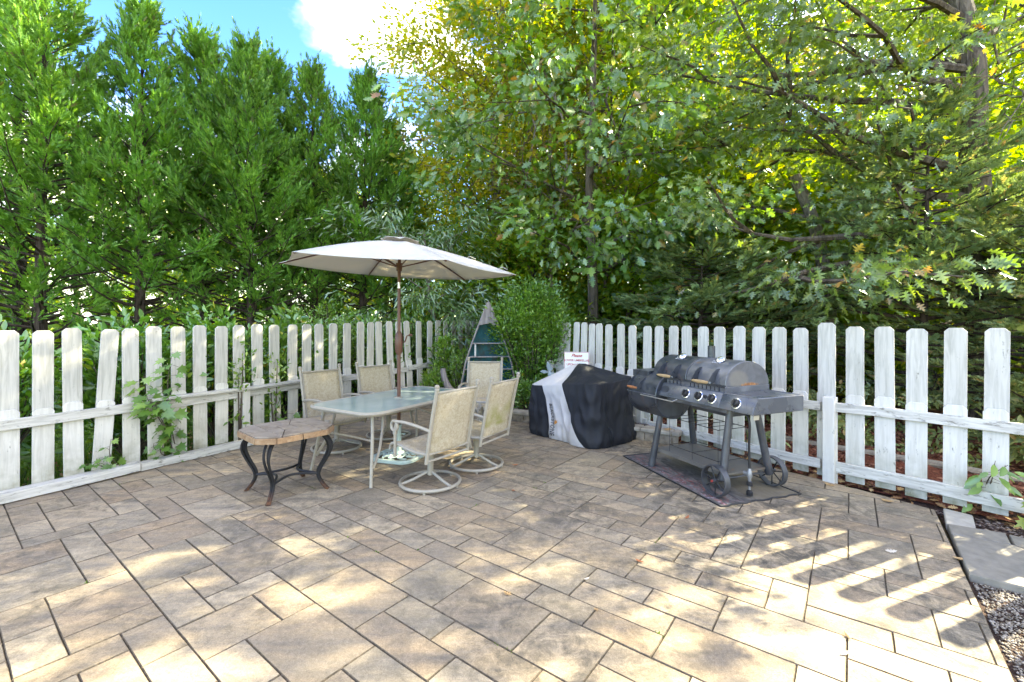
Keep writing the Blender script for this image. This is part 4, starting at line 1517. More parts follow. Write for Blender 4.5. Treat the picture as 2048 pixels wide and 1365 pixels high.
M['mint'] = plain('mint_paint', (0.44, 0.53, 0.475), 0.5, 0.35, 0, 0.10, 16, 0.2)
M['iron'] = plain('black_iron', (0.022, 0.021, 0.021), 0.5, 0.35, 0, 0.3, 10, 0.2)
k = NT('rusted_iron', 0.7, 0.2)
v = k.coord('Object')
z = k.sep(v)[2]
nz_ = k.noise(v, 40, 5)
k.col(k.mix(k.math('MULTIPLY', k.ramp(z, [(0.0, 1.0), (0.10, 0.0)]), k.ramp(nz_, [(0.35, 0.2), (0.6, 1.0)])), (0.022, 0.021, 0.021), (0.17, 0.075, 0.035)))
M['rusty_iron'] = k.mat
def tile_mat():
    k = NT('slate_tile', 0.6, 0.3)
    v = k.randvec(k.coord('Object'))
    n = k.noise(v, 8, 6, 0.6, 0.8)
    c = k.ramp(n, [(0.32, (0.15, 0.118, 0.09)), (0.5, (0.225, 0.187, 0.147)), (0.68, (0.275, 0.243, 0.20))])
    k.col(c)
    k.bump(n, 0.5, 0.006)
    return k.mat
M['tile'] = tile_mat()
k = NT('edge_tile', 0.55, 0.3)
v = k.randvec(k.coord('Object'))
n = k.noise(v, 18, 5, 0.6, 0.6)
k.col(k.ramp(n, [(0.32, (0.22, 0.125, 0.065)), (0.55, (0.32, 0.205, 0.115)), (0.7, (0.36, 0.26, 0.165))]))
M['edge_tile'] = k.mat
M['grout'] = plain('dark_grout', (0.055, 0.038, 0.032), 0.8, 0.2)

# ------------------------------------------------------------------ glass dining table
def rrect(lx, ly, r, n=7):
    pts = []
    for cx, cy_, a0 in ((lx - r, ly - r, 0), (-lx + r, ly - r, 90), (-lx + r, -ly + r, 180), (lx - r, -ly + r, 270)):
        for i in range(n + 1):
            a = R(a0 + 90 * i / n)
            pts.append((cx + r * math.cos(a), cy_ + r * math.sin(a)))
    return pts


T_RZ = math.atan2(0.86, 0.51)
tb = thing('dining_table', 'patio dining table with frosted glass top and taupe tube legs, pierced by the parasol pole', 'table', (-1.31, 5.13, 0), T_RZ)
mb = MB()
outer = rrect(0.84, 0.49, 0.17)
mb.tube([(x, y, 0.690) for x, y in outer], 0.019, 8, closed=True)
mb.tube([(x * 0.985, y * 0.975, 0.672) for x, y in outer], 0.012, 6, closed=True)
mb.build('table_frame', M['frame'], tb)
mb = MB()
mb.prism(rrect(0.825, 0.475, 0.16), 0.694, 0.704)
mb.build('glass_top', M['glass'], tb, bevel=0.002)
mb = MB()
mb.lathe([(0.045, 0.7045), (0.045, 0.712), (0.028, 0.715), (0.028, 0.7045)], 20)
mb.build('pole_ring', M['frame'], tb)
for sx in (-1, 1):
    for sy in (-1, 1):
        mb = MB()
        mb.tube(bez([(sx * 0.70, sy * 0.36, 0.675), (sx * 0.735, sy * 0.395, 0.40), (sx * 0.80, sy * 0.45, 0.0)], 6), 0.016, 8)
        mb.tube(bez([(sx * 0.56, sy * 0.36, 0.675), (sx * 0.585, sy * 0.372, 0.50), (sx * 0.66, sy * 0.405, 0.30), (sx * 0.755, sy * 0.425, 0.16)], 6), 0.014, 8)
        mb.build('leg', M['frame'], tb)
for sx in (-1, 1):
    mb = MB()
    mb.tube(bez([(sx * 0.735, -0.385, 0.42), (sx * 0.66, 0, 0.40), (sx * 0.735, 0.385, 0.42)], 8), 0.010, 6)
    mb.build('crossbar', M['frame'], tb)

# ------------------------------------------------------------------ parasol and its cast base
PX, PY = -1.31, 5.17
um = thing('parasol', 'open off white hexagonal patio parasol on a brown pole through the glass table', 'parasol', (PX, PY, 0))
mb = MB()
mb.tube([(0, 0, 0.34), (0, 0, 1.2)], 0.021, 12)
mb.build('pole', M['brown_metal'], um)
mb = MB()
mb.tube([(0, 0, 1.2), (0.002, 0, 1.96)], 0.019, 12)
mb.tube([(0.002, 0, 2.03), (0.01, 0, 2.50)], 0.019, 12)
mb.build('pole', M['brown_metal'], um)
mb = MB()
mb.tube([(0.002, 0, 1.955), (0.003, 0, 2.035)], 0.017, 12)
mb.build('tilt_joint', M['bright_metal'], um)
mb = MB()
mb.lathe([(0.022, 1.19), (0.044, 1.23), (0.048, 1.36), (0.042, 1.42), (0.024, 1.46)], 12)
ck = mb.build('crank_housing', M['brown_metal'], um)
mb = MB()
mb.tube([(0.045, -0.01, 1.33), (0.075, -0.02, 1.34), (0.10, -0.03, 1.41), (0.13, -0.035, 1.42)], 0.008, 6)
mb.tube([(0.125, -0.035, 1.42), (0.165, -0.04, 1.42)], 0.014, 8)
mb.build('crank_handle', M['brown_metal'], ck)
mb = MB()
mb.tube([(0.003, 0, 2.16), (0.004, 0, 2.25)], [0.032, 0.040], 12)
mb.build('runner_hub', M['brown_metal'], um)
APEX = Vector((0.01, 0.0, 2.52))
rim = []
for i in range(6):
    a = R(2 + 60 * i)
    x, y = 1.37 * math.cos(a), 1.37 * math.sin(a)
    rim.append(Vector((x, y, 2.185 - 0.048 * x + 0.022 * y)))
mb = MB()
NR, NC = 10, 8
for i in range(6):
    p, q = rim[i], rim[(i + 1) % 6]
    rows_ = []
    for r_ in range(NR + 1):
        f = 0.10 + 0.90 * r_ / NR
        row = []
        for c_ in range(NC + 1):
            g = c_ / NC
            e = p.lerp(q, g)
            pt = APEX.lerp(e, f)
            sag = 4 * g * (1 - g)
            pt = pt + Vector((0, 0, -0.035 * sag * f * (1 - 0.2 * f) + 0.028 * math.sin(math.pi * f) ** 1.0))
            if r_ == NR:
                pt = pt - (e - APEX).normalized() * 0.035 * sag
            row.append(pt)
        rows_.append(row)
    m1 = MB()
    m1.grid(rows_)
    o = m1.build('canopy_panel', M['canvas'], um, angle=80)
    so = o.modifiers.new('thick', 'SOLIDIFY')
    so.thickness = 0.0015
mb = MB()
rows_ = []
for r_ in range(4):
    row = []
    for i in range(25):
        a = 2 * math.pi * i / 24
        rr = 0.02 + 0.20 * r_ / 3
        ripple = 0.010 * math.sin(a * 6 + 0.6) * r_ / 3 + 0.006 * math.sin(a * 11) * r_ / 3
        row.append(Vector((0.01 + rr * math.cos(a), rr * math.sin(a), 2.555 - 0.19 * rr + ripple - 0.048 * rr * math.cos(a))))
    rows_.append(row)
mb.grid(rows_)
o = mb.build('canopy_vent', M['canvas'], um, angle=80)
so = o.modifiers.new('thick', 'SOLIDIFY')
so.thickness = 0.002
for i in range(6):
    e = rim[i]
    mb = MB()
    pts = []
    for f in np.linspace(0.03, 0.985, 8):
        pts.append(APEX.lerp(e, f) + Vector((0, 0, 0.028 * math.sin(math.pi * f) - 0.014)))
    mb.tube(pts, 0.0085, 6)
    rb = mb.build('rib', M['brown_metal'], um)
    mb = MB()
    mid = APEX.lerp(e, 0.46) + Vector((0, 0, 0.012))
    hub = Vector((0.004, 0, 2.21)) + Vector((e.x, e.y, 0)).normalized() * 0.035
    mb.tube([hub, mid], 0.0075, 6)
    mb.build('strut', M['brown_metal'], rb)
mb = MB()
for i, f in enumerate((0.6, 0.9)):
    e = rim[0].lerp(rim[1], 0.15)
    p = APEX.lerp(e, f) + Vector((0, 0, 0.025))
    mb.tube(bez([p, p + Vector((0.05, -0.05, 0.03)), p + Vector((0.12, -0.02, 0.005))], 4), 0.004, 4)
mb.build('tie_strap', M['canvas'], um)

bs = thing('cast_iron_stand', 'ornate mint green cast iron parasol base under the glass table', 'parasol base', (PX, PY, 0), R(-18))
mb = MB()
pl = [(x, y) for x, y in rrect(0.27, 0.25, 0.15, 6)]
ring_o = pl
ring_i = [(x * 0.86, y * 0.86) for x, y in pl]
n = len(pl)
vs = [(x, y, 0.006) for x, y in ring_o] + [(x, y, 0.030) for x, y in ring_o] + [(x * 0.97, y * 0.97, 0.040) for x, y in ring_o] + [(x, y, 0.042) for x, y in ring_i] + [(x, y, 0.010) for x, y in ring_i]
fs = []
for k_ in range(4):
    for i in range(n):
        j = (i + 1) % n
        fs.append((k_ * n + i, k_ * n + j, (k_ + 1) * n + j, (k_ + 1) * n + i))
for i in range(n):
    j = (i + 1) % n
    fs.append((4 * n + i, 4 * n + j, j, i))
mb.add(vs, fs)
mb.build('base_rim', M['mint'], bs)
mb = MB()
for i in range(10):
    a = 2 * math.pi * i / 10
    ca, sa = math.cos(a), math.sin(a)
    pts = []
    for t in np.linspace(0, 1, 12):
        r_ = 0.05 + 0.17 * t
        w = 0.35 * math.sin(t * 2 * math.pi)
        pts.append((r_ * math.cos(a + w), r_ * math.sin(a + w), 0.058 - 0.022 * t))
    mb.tube(pts, 0.009, 6)
    rr = 0.165
    mb.tube([(rr * math.cos(a + 0.31) + 0.026 * math.cos(q), rr * math.sin(a + 0.31) + 0.026 * math.sin(q), 0.045) for q in np.linspace(0, 5.5, 9)], 0.0075, 5)
    mb.tube([(0.105 * math.cos(a + 0.31) + 0.018 * math.cos(q), 0.105 * math.sin(a + 0.31) + 0.018 * math.sin(q), 0.052) for q in np.linspace(0, 6.28, 8)], 0.006, 5)
mb.build('scrollwork', M['mint'], bs)
mb = MB()
mb.lathe([(0.075, 0.045), (0.06, 0.075), (0.034, 0.09), (0.030, 0.10), (0.030, 0.36), (0.034, 0.38), (0.026, 0.385)], 16)
mb.build('sleeve', M['mint'], bs)
mb = MB()
mb.tube([(0.028, 0, 0.28), (0.062, 0, 0.28)], 0.007, 6)
mb.box((0.072, 0, 0.28), (0.018, 0.034, 0.012))
mb.build('screw', M['mint'], bs)

# ------------------------------------------------------------------ swivel sling chairs
def make_chair(label):
    t = thing('sling_chair', label, 'chair', (0, 0, 0), 0, 'swivel sling chairs round the glass table')
    fm = M['frame']
    mb = MB()
    mb.tube([(0.285 * math.cos(a), 0.285 * math.sin(a), 0.030) for a in np.linspace(0, 2 * math.pi, 37)[:-1]], 0.0155, 8, closed=True)
    for i in range(5):
        a = i * 2 * math.pi / 5
        mb.lathe([(0.012, 0.0), (0.012, 0.018)], 8, Matrix.Translation((0.285 * math.cos(a), 0.285 * math.sin(a), 0)))
    mb.build('base_ring', fm, t)
    mb = MB()
    for a in (R(-90), R(30), R(150)):
        c, s = math.cos(a), math.sin(a)
        mb.tube(bez([(0.278 * c, 0.278 * s, 0.034), (0.17 * c, 0.17 * s, 0.065), (0.03 * c, 0.03 * s, 0.12)], 5), 0.0135, 8)
    mb.build('spoke', fm, t)
    mb = MB()
    mb.lathe([(0.030, 0.09), (0.030, 0.24), (0.036, 0.25), (0.036, 0.33)], 14)
    mb.build('swivel_post', fm, t)
    mb = MB()
    mb.box((0, 0.0, 0.345), (0.20, 0.26, 0.035))
    mb.box((0, 0.07, 0.372), (0.50, 0.035, 0.025))
    mb.box((0, -0.09, 0.360), (0.50, 0.035, 0.025))
    mb.build('seat_bracket', fm, t, bevel=0.004)
    prof = [(-0.245, 0.385), (-0.12, 0.378), (0.03, 0.392), (0.15, 0.412), (0.225, 0.415), (0.262, 0.392), (0.275, 0.350)]
    for sx in (-1, 1):
        mb = MB()
        mb.tube(bez([(sx * 0.262, y, z) for y, z in prof], 4), 0.0145, 8)
        mb.build('seat_rail', fm, t)
    pr = bez([(0, y, z) for y, z in prof], 4)
    mb = MB()
    mb.grid([[(x, p.y, p.z + 0.010 - 0.012 * (1 - (x / 0.25) ** 2)) for x in np.linspace(-0.25, 0.25, 9)] for p in pr])
    o = mb.build('seat_sling', M['sling'], t, angle=80)
    so = o.modifiers.new('thick', 'SOLIDIFY')
    so.thickness = 0.004
    mb = MB()
    mb.tube([(-0.262, 0.262, 0.372), (0.262, 0.262, 0.372)], 0.011, 8)
    mb.build('front_bar', fm, t)
    bp = [(-0.235, 0.300), (-0.262, 0.45), (-0.315, 0.72), (-0.375, 0.975)]
    bb = bez([(0, y, z) for y, z in bp], 5)
    for sx in (-1, 1):
        mb = MB()
        mb.tube([(sx * 0.268, p.y, p.z) for p in bb], 0.0165, 8)
        mb.build('back_post', fm, t)
        mb = MB()
        e = bb[-1]
        mb.lathe([(0.019, -0.012), (0.022, 0.0), (0.017, 0.006), (0.023, 0.018), (0.021, 0.034), (0.008, 0.042)], 12, Matrix.Translation((sx * 0.268, e.y, e.z)))
        mb.build('finial', fm, t)
    for (f, r_) in ((0.955, 0.0125), (0.20, 0.0125), (0.04, 0.012)):
        mb = MB()
        i = f * (len(bb) - 1)
        j = min(int(i), len(bb) - 2)
        p = bb[j].lerp(bb[j + 1], i - j)
        mb.tube([(-0.268, p.y, p.z), (0.268, p.y, p.z)], r_, 8)
        mb.build('back_bar', fm, t)
    mb = MB()
    rows_ = []
    for f in np.linspace(0.19, 0.945, 14):
        i = f * (len(bb) - 1)
        j = min(int(i), len(bb) - 2)
        p = bb[j].lerp(bb[j + 1], i - j)
        rows_.append([(x, p.y - 0.012 * (1 - (x / 0.245) ** 2), p.z) for x in np.linspace(-0.245, 0.245, 9)])
    mb.grid(rows_)
    o = mb.build('back_sling', M['sling'], t, angle=80)
    so = o.modifiers.new('thick', 'SOLIDIFY')
    so.thickness = 0.004
    for sx in (-1, 1):
        mb = MB()
        mb.tube([(sx * 0.246, p.y + 0.004, p.z) for p in bb[2:-1]], 0.007, 6)
        mb.build('sling_rod', fm, t)
    for sx in (-1, 1):
        mb = MB()
        x = sx * 0.285
        arm = [(sx * 0.272, -0.292, 0.60), (x, -0.15, 0.625), (x, 0.03, 0.638), (x, 0.15, 0.632)]
        curl = [(x, 0.18 + 0.045 * math.sin(q), 0.588 + 0.045 * math.cos(q)) for q in np.linspace(0.2, 5.6, 14)]
        mb.tube(bez(arm + curl[:1], 5)[:-1] + [Vector(c) for c in curl], 0.0150, 8)
        mb.tube(bez([curl[-1], (x, 0.170, 0.55), (x, 0.172, 0.47), (x, 0.175, 0.30)], 4), 0.0150, 8)
        mb.lathe([(0.021, -0.014), (0.023, 0), (0.021, 0.014)], 10, Matrix.Translation((x, 0.171, 0.525)))
        mb.tube([(sx * 0.262, 0.172, 0.405), (x, 0.174, 0.405)], 0.010, 6)
        mb.build('arm', fm, t)
    return t


CHG = 'swivel sling chairs round the glass table'
ch = [((-0.79, 4.32), (-0.80, 0.60), 'swivel sling chair turned away, nearest to the camera of all five chairs'),
      ((-0.39, 4.89), (-0.86, 0.51), 'swivel sling chair with green algae on its back, turned away beside the nearest chair'),
      ((-2.17, 5.53), (0.80, -0.60), 'swivel sling chair at the fence side, tucked in behind the tiled side table'),
      ((-1.70, 6.15), (0.74, -0.67), 'swivel sling chair at the fence side directly behind the parasol pole'),
      ((-0.47, 6.72), (-0.12, -0.99), 'swivel sling chair at the far table end in front of the wooden boat')]
first = None
for (p, f, lab) in ch:
    rz = math.atan2(f[1], f[0]) - math.pi / 2
    if first is None:
        first = make_chair(lab)
        first.location = (p[0], p[1], 0.002)
        first.rotation_euler = (0, 0, rz)
    else:
        c_ = copy_tree(first, (p[0], p[1], 0.002), rz, lab, CHG)
        if 'algae' in lab:
            for o in c_.children:
                if o.name.startswith('back_sling'):
                    o.material_slots[0].link = 'OBJECT'
                    o.material_slots[0].material = M['sling_algae']

# ------------------------------------------------------------------ tiled side table
st = thing('side_table', 'low side table with stone tile top and curved black iron legs', 'side table', (-2.10, 4.17, 0), math.atan2(0.75, 0.66))
ax, by, cc = 0.345, 0.335, 0.125
octo = [(ax, -by + cc), (ax, by - cc), (ax - cc, by), (-ax + cc, by), (-ax, by - cc), (-ax, -by + cc), (-ax + cc, -by), (ax - cc, -by)]
mb = MB()
mb.prism([(x * 0.985, y * 0.985) for x, y in octo], 0.525, 0.582)
mb.build('tabletop', M['grout'], st, bevel=0.003)
tiles = [[(-0.175, -by), (-0.175, by), (-ax + cc, by), (-ax, by - cc), (-ax, -by + cc), (-ax + cc, -by)],
         [(0.175, by), (0.175, -by), (ax - cc, -by), (ax, -by + cc), (ax, by - cc), (ax - cc, by)],
         [(-0.175, -by), (0.175, -by), (0.06, -0.10), (-0.06, -0.10)],
         [(0.175, by), (-0.175, by), (-0.06, 0.10), (0.06, 0.10)],
         [(-0.175, by), (-0.175, -by), (-0.06, -0.10), (-0.06, 0.10)],
         [(0.175, -by), (0.175, by), (0.06, 0.10), (0.06, -0.10)],
         [(-0.06, -0.10), (0.06, -0.10), (0.06, 0.10), (-0.06, 0.10)]]
for tl in tiles:
    P = [Vector(p) for p in tl]
    if area2(P) < 0:
        P = P[::-1]
    q = inset(P, 0.0035)
    mb = MB()
    mb.prism([(p.x, p.y) for p in q], 0.575, 0.588)
    mb.build('tile', M['tile'], st, bevel=0.002)
for i in range(8):
    p, q = Vector(octo[i]), Vector(octo[(i + 1) % 8])
    nseg = 2 if (q - p).length > 0.35 else 1
    for s in range(nseg):
        a = p.lerp(q, s / nseg + 0.008)
        b = p.lerp(q, (s + 1) / nseg - 0.008)
        mid = (a + b) / 2
        ang = math.atan2((b - a).y, (b - a).x)
        mb = MB()
        mb.box((mid.x, mid.y, 0.551), ((b - a).length, 0.016, 0.048), Matrix.Rotation(ang, 3, 'Z'))
        mb.build('edge_tile', M['edge_tile'], st, bevel=0.002)
for sx in (-1, 1):
    for sy in (-1, 1):
        mb = MB()
        d = Vector((sx, sy, 0)).normalized()
        side = Vector((-d.y, d.x, 0))
        prof = [(0.325, 0.525), (0.385, 0.46), (0.40, 0.385), (0.36, 0.29), (0.30, 0.19), (0.29, 0.12), (0.33, 0.05), (0.375, 0.0)]
        for k_, sp in ((-1, 0.030), (0, 0.0), (1, 0.030)):
            if k_ == 0:
                pts = [d * r_ * 0.93 + Vector((0, 0, z)) for r_, z in prof[:5]] + [d * r_ * 0.97 + Vector((0, 0, z)) for r_, z in prof[5:]]
            else:
                pts = [d * r_ + side * (k_ * sp * max(0.33, min(1.0, (z - 0.12) / 0.40))) + Vector((0, 0, z)) for r_, z in prof]
            mb.tube(bez(pts, 4), 0.0115, 6)
        mb.build('leg', M['rusty_iron'], st)
for (a, b, c) in (((-0.205, -0.205), (0.0, -0.10), (0.205, -0.205)), ((-0.205, 0.205), (0.0, 0.10), (0.205, 0.205)), ((-0.205, -0.205), (-0.10, 0.0), (-0.205, 0.205)), ((0.205, -0.205), (0.10, 0.0), (0.205, 0.205))):
    mb = MB()
    mb.tube(bez([(a[0], a[1], 0.15), (b[0], b[1], 0.165), (c[0], c[1], 0.15)], 8), 0.0115, 6)
    mb.build('stretcher', M['iron'], st)

# ------------------------------------------------------------------ combination grill on its mat
def grill_metal(name, base, light, rust=0.0, rough=0.5):
    k = NT(name, rough, 0.7)
    v = k.coord('Object')
    n1 = k.noise(v, 5, 6, 0.6, 0.8)
    n2 = k.noise(v, 22, 5, 0.6)
    c = k.mix(k.ramp(n1, [(0.42, 0.0), (0.68, 0.85)]), base, light)
    c = k.mix(k.ramp(n2, [(0.62, 0.0), (0.75, 0.35)]), c, tuple(x * 0.5 for x in base))
    if rust:
        c = k.mix(k.math('MULTIPLY', k.ramp(k.noise(v, 7, 6, 0.65, 0.5), [(0.60, 0.0), (0.70, 1.0)]), rust), c, (0.22, 0.10, 0.045))
    k.col(c)
    k.rough(k.ramp(n1, [(0.3, rough - 0.2), (0.7, rough + 0.02)]))
    return k.mat


M['gr_dark'] = grill_metal('grill_black', (0.024, 0.028, 0.036), (0.058, 0.064, 0.074), 0.25, 0.42)
M['gr_grey'] = grill_metal('grill_faded', (0.075, 0.079, 0.090), (0.165, 0.165, 0.175), 0.55, 0.45)
M['gr_panel'] = grill_metal('grill_panel', (0.055, 0.062, 0.073), (0.105, 0.115, 0.130), 0.15, 0.40)
M['gr_leg'] = grill_metal('grill_leg', (0.038, 0.041, 0.047), (0.080, 0.080, 0.085), 0.5, 0.5)
M['gr_wood'] = plain('handle_wood', (0.36, 0.25, 0.13), 0.6, 0.3, 0, 0.2, 20)
M['gr_wood_red'] = plain('worn_handle_wood', (0.30, 0.12, 0.05), 0.6, 0.3, 0, 0.3, 20)
M['black_plastic'] = plain('black_plastic', (0.018, 0.018, 0.020), 0.4, 0.45, 0, 0.1)
M['chrome'] = plain('chrome', (0.72, 0.72, 0.72), 0.18, 0.5, 0.9, 0.05)
M['steel_shelf'] = grill_metal('shelf_steel', (0.10, 0.095, 0.085), (0.165, 0.150, 0.125), 0.55, 0.55)
M['slot'] = plain('vent_dark', (0.006, 0.006, 0.007), 0.9, 0.1)
M['decal'] = plain('worn_decal', (0.30, 0.31, 0.33), 0.6, 0.3, 0, 0.6, 45)
k = NT('grill_end_rust', 0.5, 0.4)
v = k.coord('Object')
s_ = k.sep(v)
n1 = k.noise(v, 9, 5, 0.6, 0.8)
# a rust bloom and an ash coloured burnt patch, each with its own ragged outline
dy = k.math('SUBTRACT', s_[1], 0.33)
dz_ = k.math('SUBTRACT', s_[2], 0.965)
rr_ = k.math('ADD', k.math('MULTIPLY', k.math('MULTIPLY', dy, dy), 45.0), k.math('MULTIPLY', k.math('MULTIPLY', dz_, dz_), 420.0))
bloom = k.ramp(k.math('ADD', rr_, k.math('MULTIPLY', k.math('SUBTRACT', k.noise(v, 26, 6), 0.5), 1.6)), [(0.35, 1.0), (0.85, 0.0)])
dy2 = k.math('SUBTRACT', s_[1], 0.20)
dz2 = k.math('SUBTRACT', s_[2], 1.02)
ash = k.ramp(k.math('ADD', k.math('ADD', k.math('MULTIPLY', k.math('MULTIPLY', dy2, dy2), 60.0), k.math('MULTIPLY', k.math('MULTIPLY', dz2, dz2), 75.0)), k.math('MULTIPLY', k.math('SUBTRACT', k.noise(v, 8, 4), 0.5), 0.8)), [(0.5, 1.0), (0.95, 0.0)])
c = k.mix(k.ramp(n1, [(0.4, 0.0), (0.7, 0.6)]), (0.085, 0.085, 0.093), (0.15, 0.15, 0.16))
c = k.mix(k.math('MULTIPLY', ash, 0.5), c, (0.21, 0.185, 0.145))
c = k.mix(bloom, c, k.ramp(k.noise(v, 40, 4), [(0.35, (0.20, 0.075, 0.025)), (0.65, (0.42, 0.20, 0.075))]))
k.col(c)
M['gr_end'] = k.mat

GRZ = math.atan2(-0.93, 0.37)
gr = thing('combination_grill', 'faded grey combination grill with two rounded lids, side charcoal drum and spoked wheels', 'grill', (1.854, 4.01, 0.008), GRZ)
YZ = Matrix(((0, 0, 1, 0), (1, 0, 0, 0), (0, 1, 0, 0), (0, 0, 0, 1)))   # (a,b,depth) -> (x=depth, y=a, z=b)


def gpart(name, mb, mat, parent=None, **k_):
    return mb.build(name, mat, parent or gr, **k_)


for (fx, fy, fz, tx, ty, tz) in ((-0.911, 0.0, 0.0, -0.82, 0.10, 0.80), (-0.911, 0.61, 0.0, -0.81, 0.42, 0.80), (0.015, 0.03, 0.13, 0.03, 0.11, 0.80), (0.03, 0.60, 0.13, 0.02, 0.43, 0.80)):
    mb = MB()
    mb.tube([(fx, fy, fz), (tx, ty, tz)], [0.036, 0.029], 14)
    gpart('leg', mb, M['gr_leg'])
mb = MB()
mb.prism([(0.05, 0.18), (0.57, 0.18), (0.57, 0.195), (0.56, 0.197), (0.06, 0.197), (0.05, 0.195)], -0.90, 0.03, YZ)
mb.prism([(0.045, 0.165), (0.055, 0.165), (0.055, 0.200), (0.045, 0.200)], -0.90, 0.03, YZ)
mb.prism([(0.565, 0.165), (0.575, 0.165), (0.575, 0.200), (0.565, 0.200)], -0.90, 0.03, YZ)
gpart('bottom_shelf', mb, M['steel_shelf'])
mb = MB()
mb.tube([(0.0, -0.06, 0.14), (0.0, 0.72, 0.14)], 0.009, 8)
gpart('axle', mb, M['gr_leg'])
for yc in (-0.035, 0.675):
    mb = MB()
    prof = [(0.140, -0.030), (0.140, 0.030), (0.128, 0.030), (0.128, -0.030)]
    seg = 40
    vs, fs = [], []
    for i in range(seg):
        a = 2 * math.pi * i / seg
        for r_, y in prof:
            vs.append((r_ * math.cos(a), yc + y, 0.14 + r_ * math.sin(a)))
    for i in range(seg):
        for j in range(4):
            fs.append((i * 4 + j, i * 4 + (j + 1) % 4, ((i + 1) % seg) * 4 + (j + 1) % 4, ((i + 1) % seg) * 4 + j))
    mb.add(vs, fs)
    wl = gpart('wheel', mb, M['gr_leg'])
    for i in range(7):
        mb = MB()
        a = 2 * math.pi * i / 7 + 0.2
        mb.tube([(0.012 * math.cos(a), yc, 0.14 + 0.012 * math.sin(a)), (0.131 * math.cos(a), yc, 0.14 + 0.131 * math.sin(a))], 0.0055, 6)
        gpart('spoke', mb, M['iron'], wl)
    mb = MB()
    mb.tube([(0, yc - 0.036, 0.14), (0, yc + 0.036, 0.14)], 0.018, 10)
    gpart('hub', mb, M['gr_leg'], wl)
    mb = MB()
    sg = -1 if yc < 0 else 1
    mb.tube([(0, yc + sg * 0.036, 0.14), (0, yc + sg * 0.048, 0.14)], 0.010, 8)
    gpart('hub_cap', mb, plain('red_cap', (0.35, 0.05, 0.04), 0.5) if 'red_cap' not in bpy.data.materials else bpy.data.materials['red_cap'], wl)

# cook box and control panel
mb = MB()
mb.prism([(0.045, 0.74), (0.575, 0.74), (0.585, 0.975), (0.035, 0.975)], -0.94, 0.045, YZ)
gpart('cook_box', mb, M['gr_grey'], bevel=0.004)
mb = MB()
mb.prism([(0.10, 0.70), (0.52, 0.70), (0.56, 0.745), (0.06, 0.745)], -0.42, 0.03, YZ)
gpart('grease_tray', mb, M['gr_leg'], bevel=0.003)
mb = MB()
mb.box((0, 0.0365, 0.949), (0.007, 0.006, 0.040))
slot_me = mb.mesh('vent_slot', M['slot'])
for s0, s1 in ((-0.90, -0.48), (-0.40, 0.0)):
    for i in range(8):
        link('vent_slot', slot_me, gr, (s0 + (s1 - s0) * (i + 0.5) / 8, 0, 0))

mb = MB()
mb.prism([(0.00, 0.925), (0.040, 0.930), (0.040, 0.795), (-0.058, 0.795), (-0.060, 0.802)], -0.96, 0.052, YZ)
gpart('control_panel', mb, M['gr_panel'], bevel=0.004)
NRM = Vector((0, -0.898, 0.438))
KM = Matrix(((1, 0, 0), (0, 0.438, -0.898), (0, 0.898, 0.438)))


def on_panel(x, h):
    """point on the sloped face of the control panel"""
    f = (h - 0.802) / (0.925 - 0.802)
    return Vector((x, -0.060 + 0.060 * f, h))


for x in (-0.362, -0.20, -0.04, 0.222):
    p = on_panel(x, 0.862)
    m4 = Matrix.Translation(p + NRM * 0.002) @ KM.to_4x4()
    mb = MB()
    mb.lathe([(0.047, -0.002), (0.047, 0.004), (0.040, 0.006), (0.037, 0.004), (0.037, -0.002)], 24, m4)
    bz = gpart('knob_bezel', mb, M['chrome'])
    mb = MB()
    mb.lathe([(0.033, 0.004), (0.033, 0.016), (0.030, 0.030), (0.026, 0.034)], 20, m4)
    mb.box(p + NRM * 0.040, (0.012, 0.055, 0.016), KM)
    gpart('knob', mb, M['black_plastic'], bz)
p = on_panel(-0.122, 0.868)
mb = MB()
mb.lathe([(0.017, 0.0), (0.017, 0.012), (0.012, 0.014), (0.011, 0.024)], 12, Matrix.Translation(p) @ KM.to_4x4())
gpart('igniter_button', mb, M['black_plastic'])
mb = MB()
mb.lathe([(0.058, -0.001), (0.058, 0.0025)], 24, Matrix.Translation(on_panel(-0.66, 0.868)) @ KM.to_4x4() @ Matrix.Diagonal((1, 0.62, 1, 1)))
gpart('oval_plate', mb, M['gr_dark'])
mb = MB()
mb.prism([(0.0, 0.925), (0.547, 0.925), (0.547, 0.795), (-0.058, 0.795), (-0.060, 0.802)], 0.054, 0.40, YZ)
sh = gpart('side_shelf', mb, M['gr_panel'], bevel=0.004)
mb = MB()
for a, b in (((0.06, 0.006), (0.395, 0.006)), ((0.395, 0.006), (0.395, 0.541)), ((0.395, 0.541), (0.06, 0.541))):
    mb.tube([(a[0], a[1], 0.926), (b[0], b[1], 0.926)], 0.006, 6)
gpart('shelf_rim', mb, M['gr_grey'], sh)
k = NT('shelf_rust_spot', 0.5, 0.4)
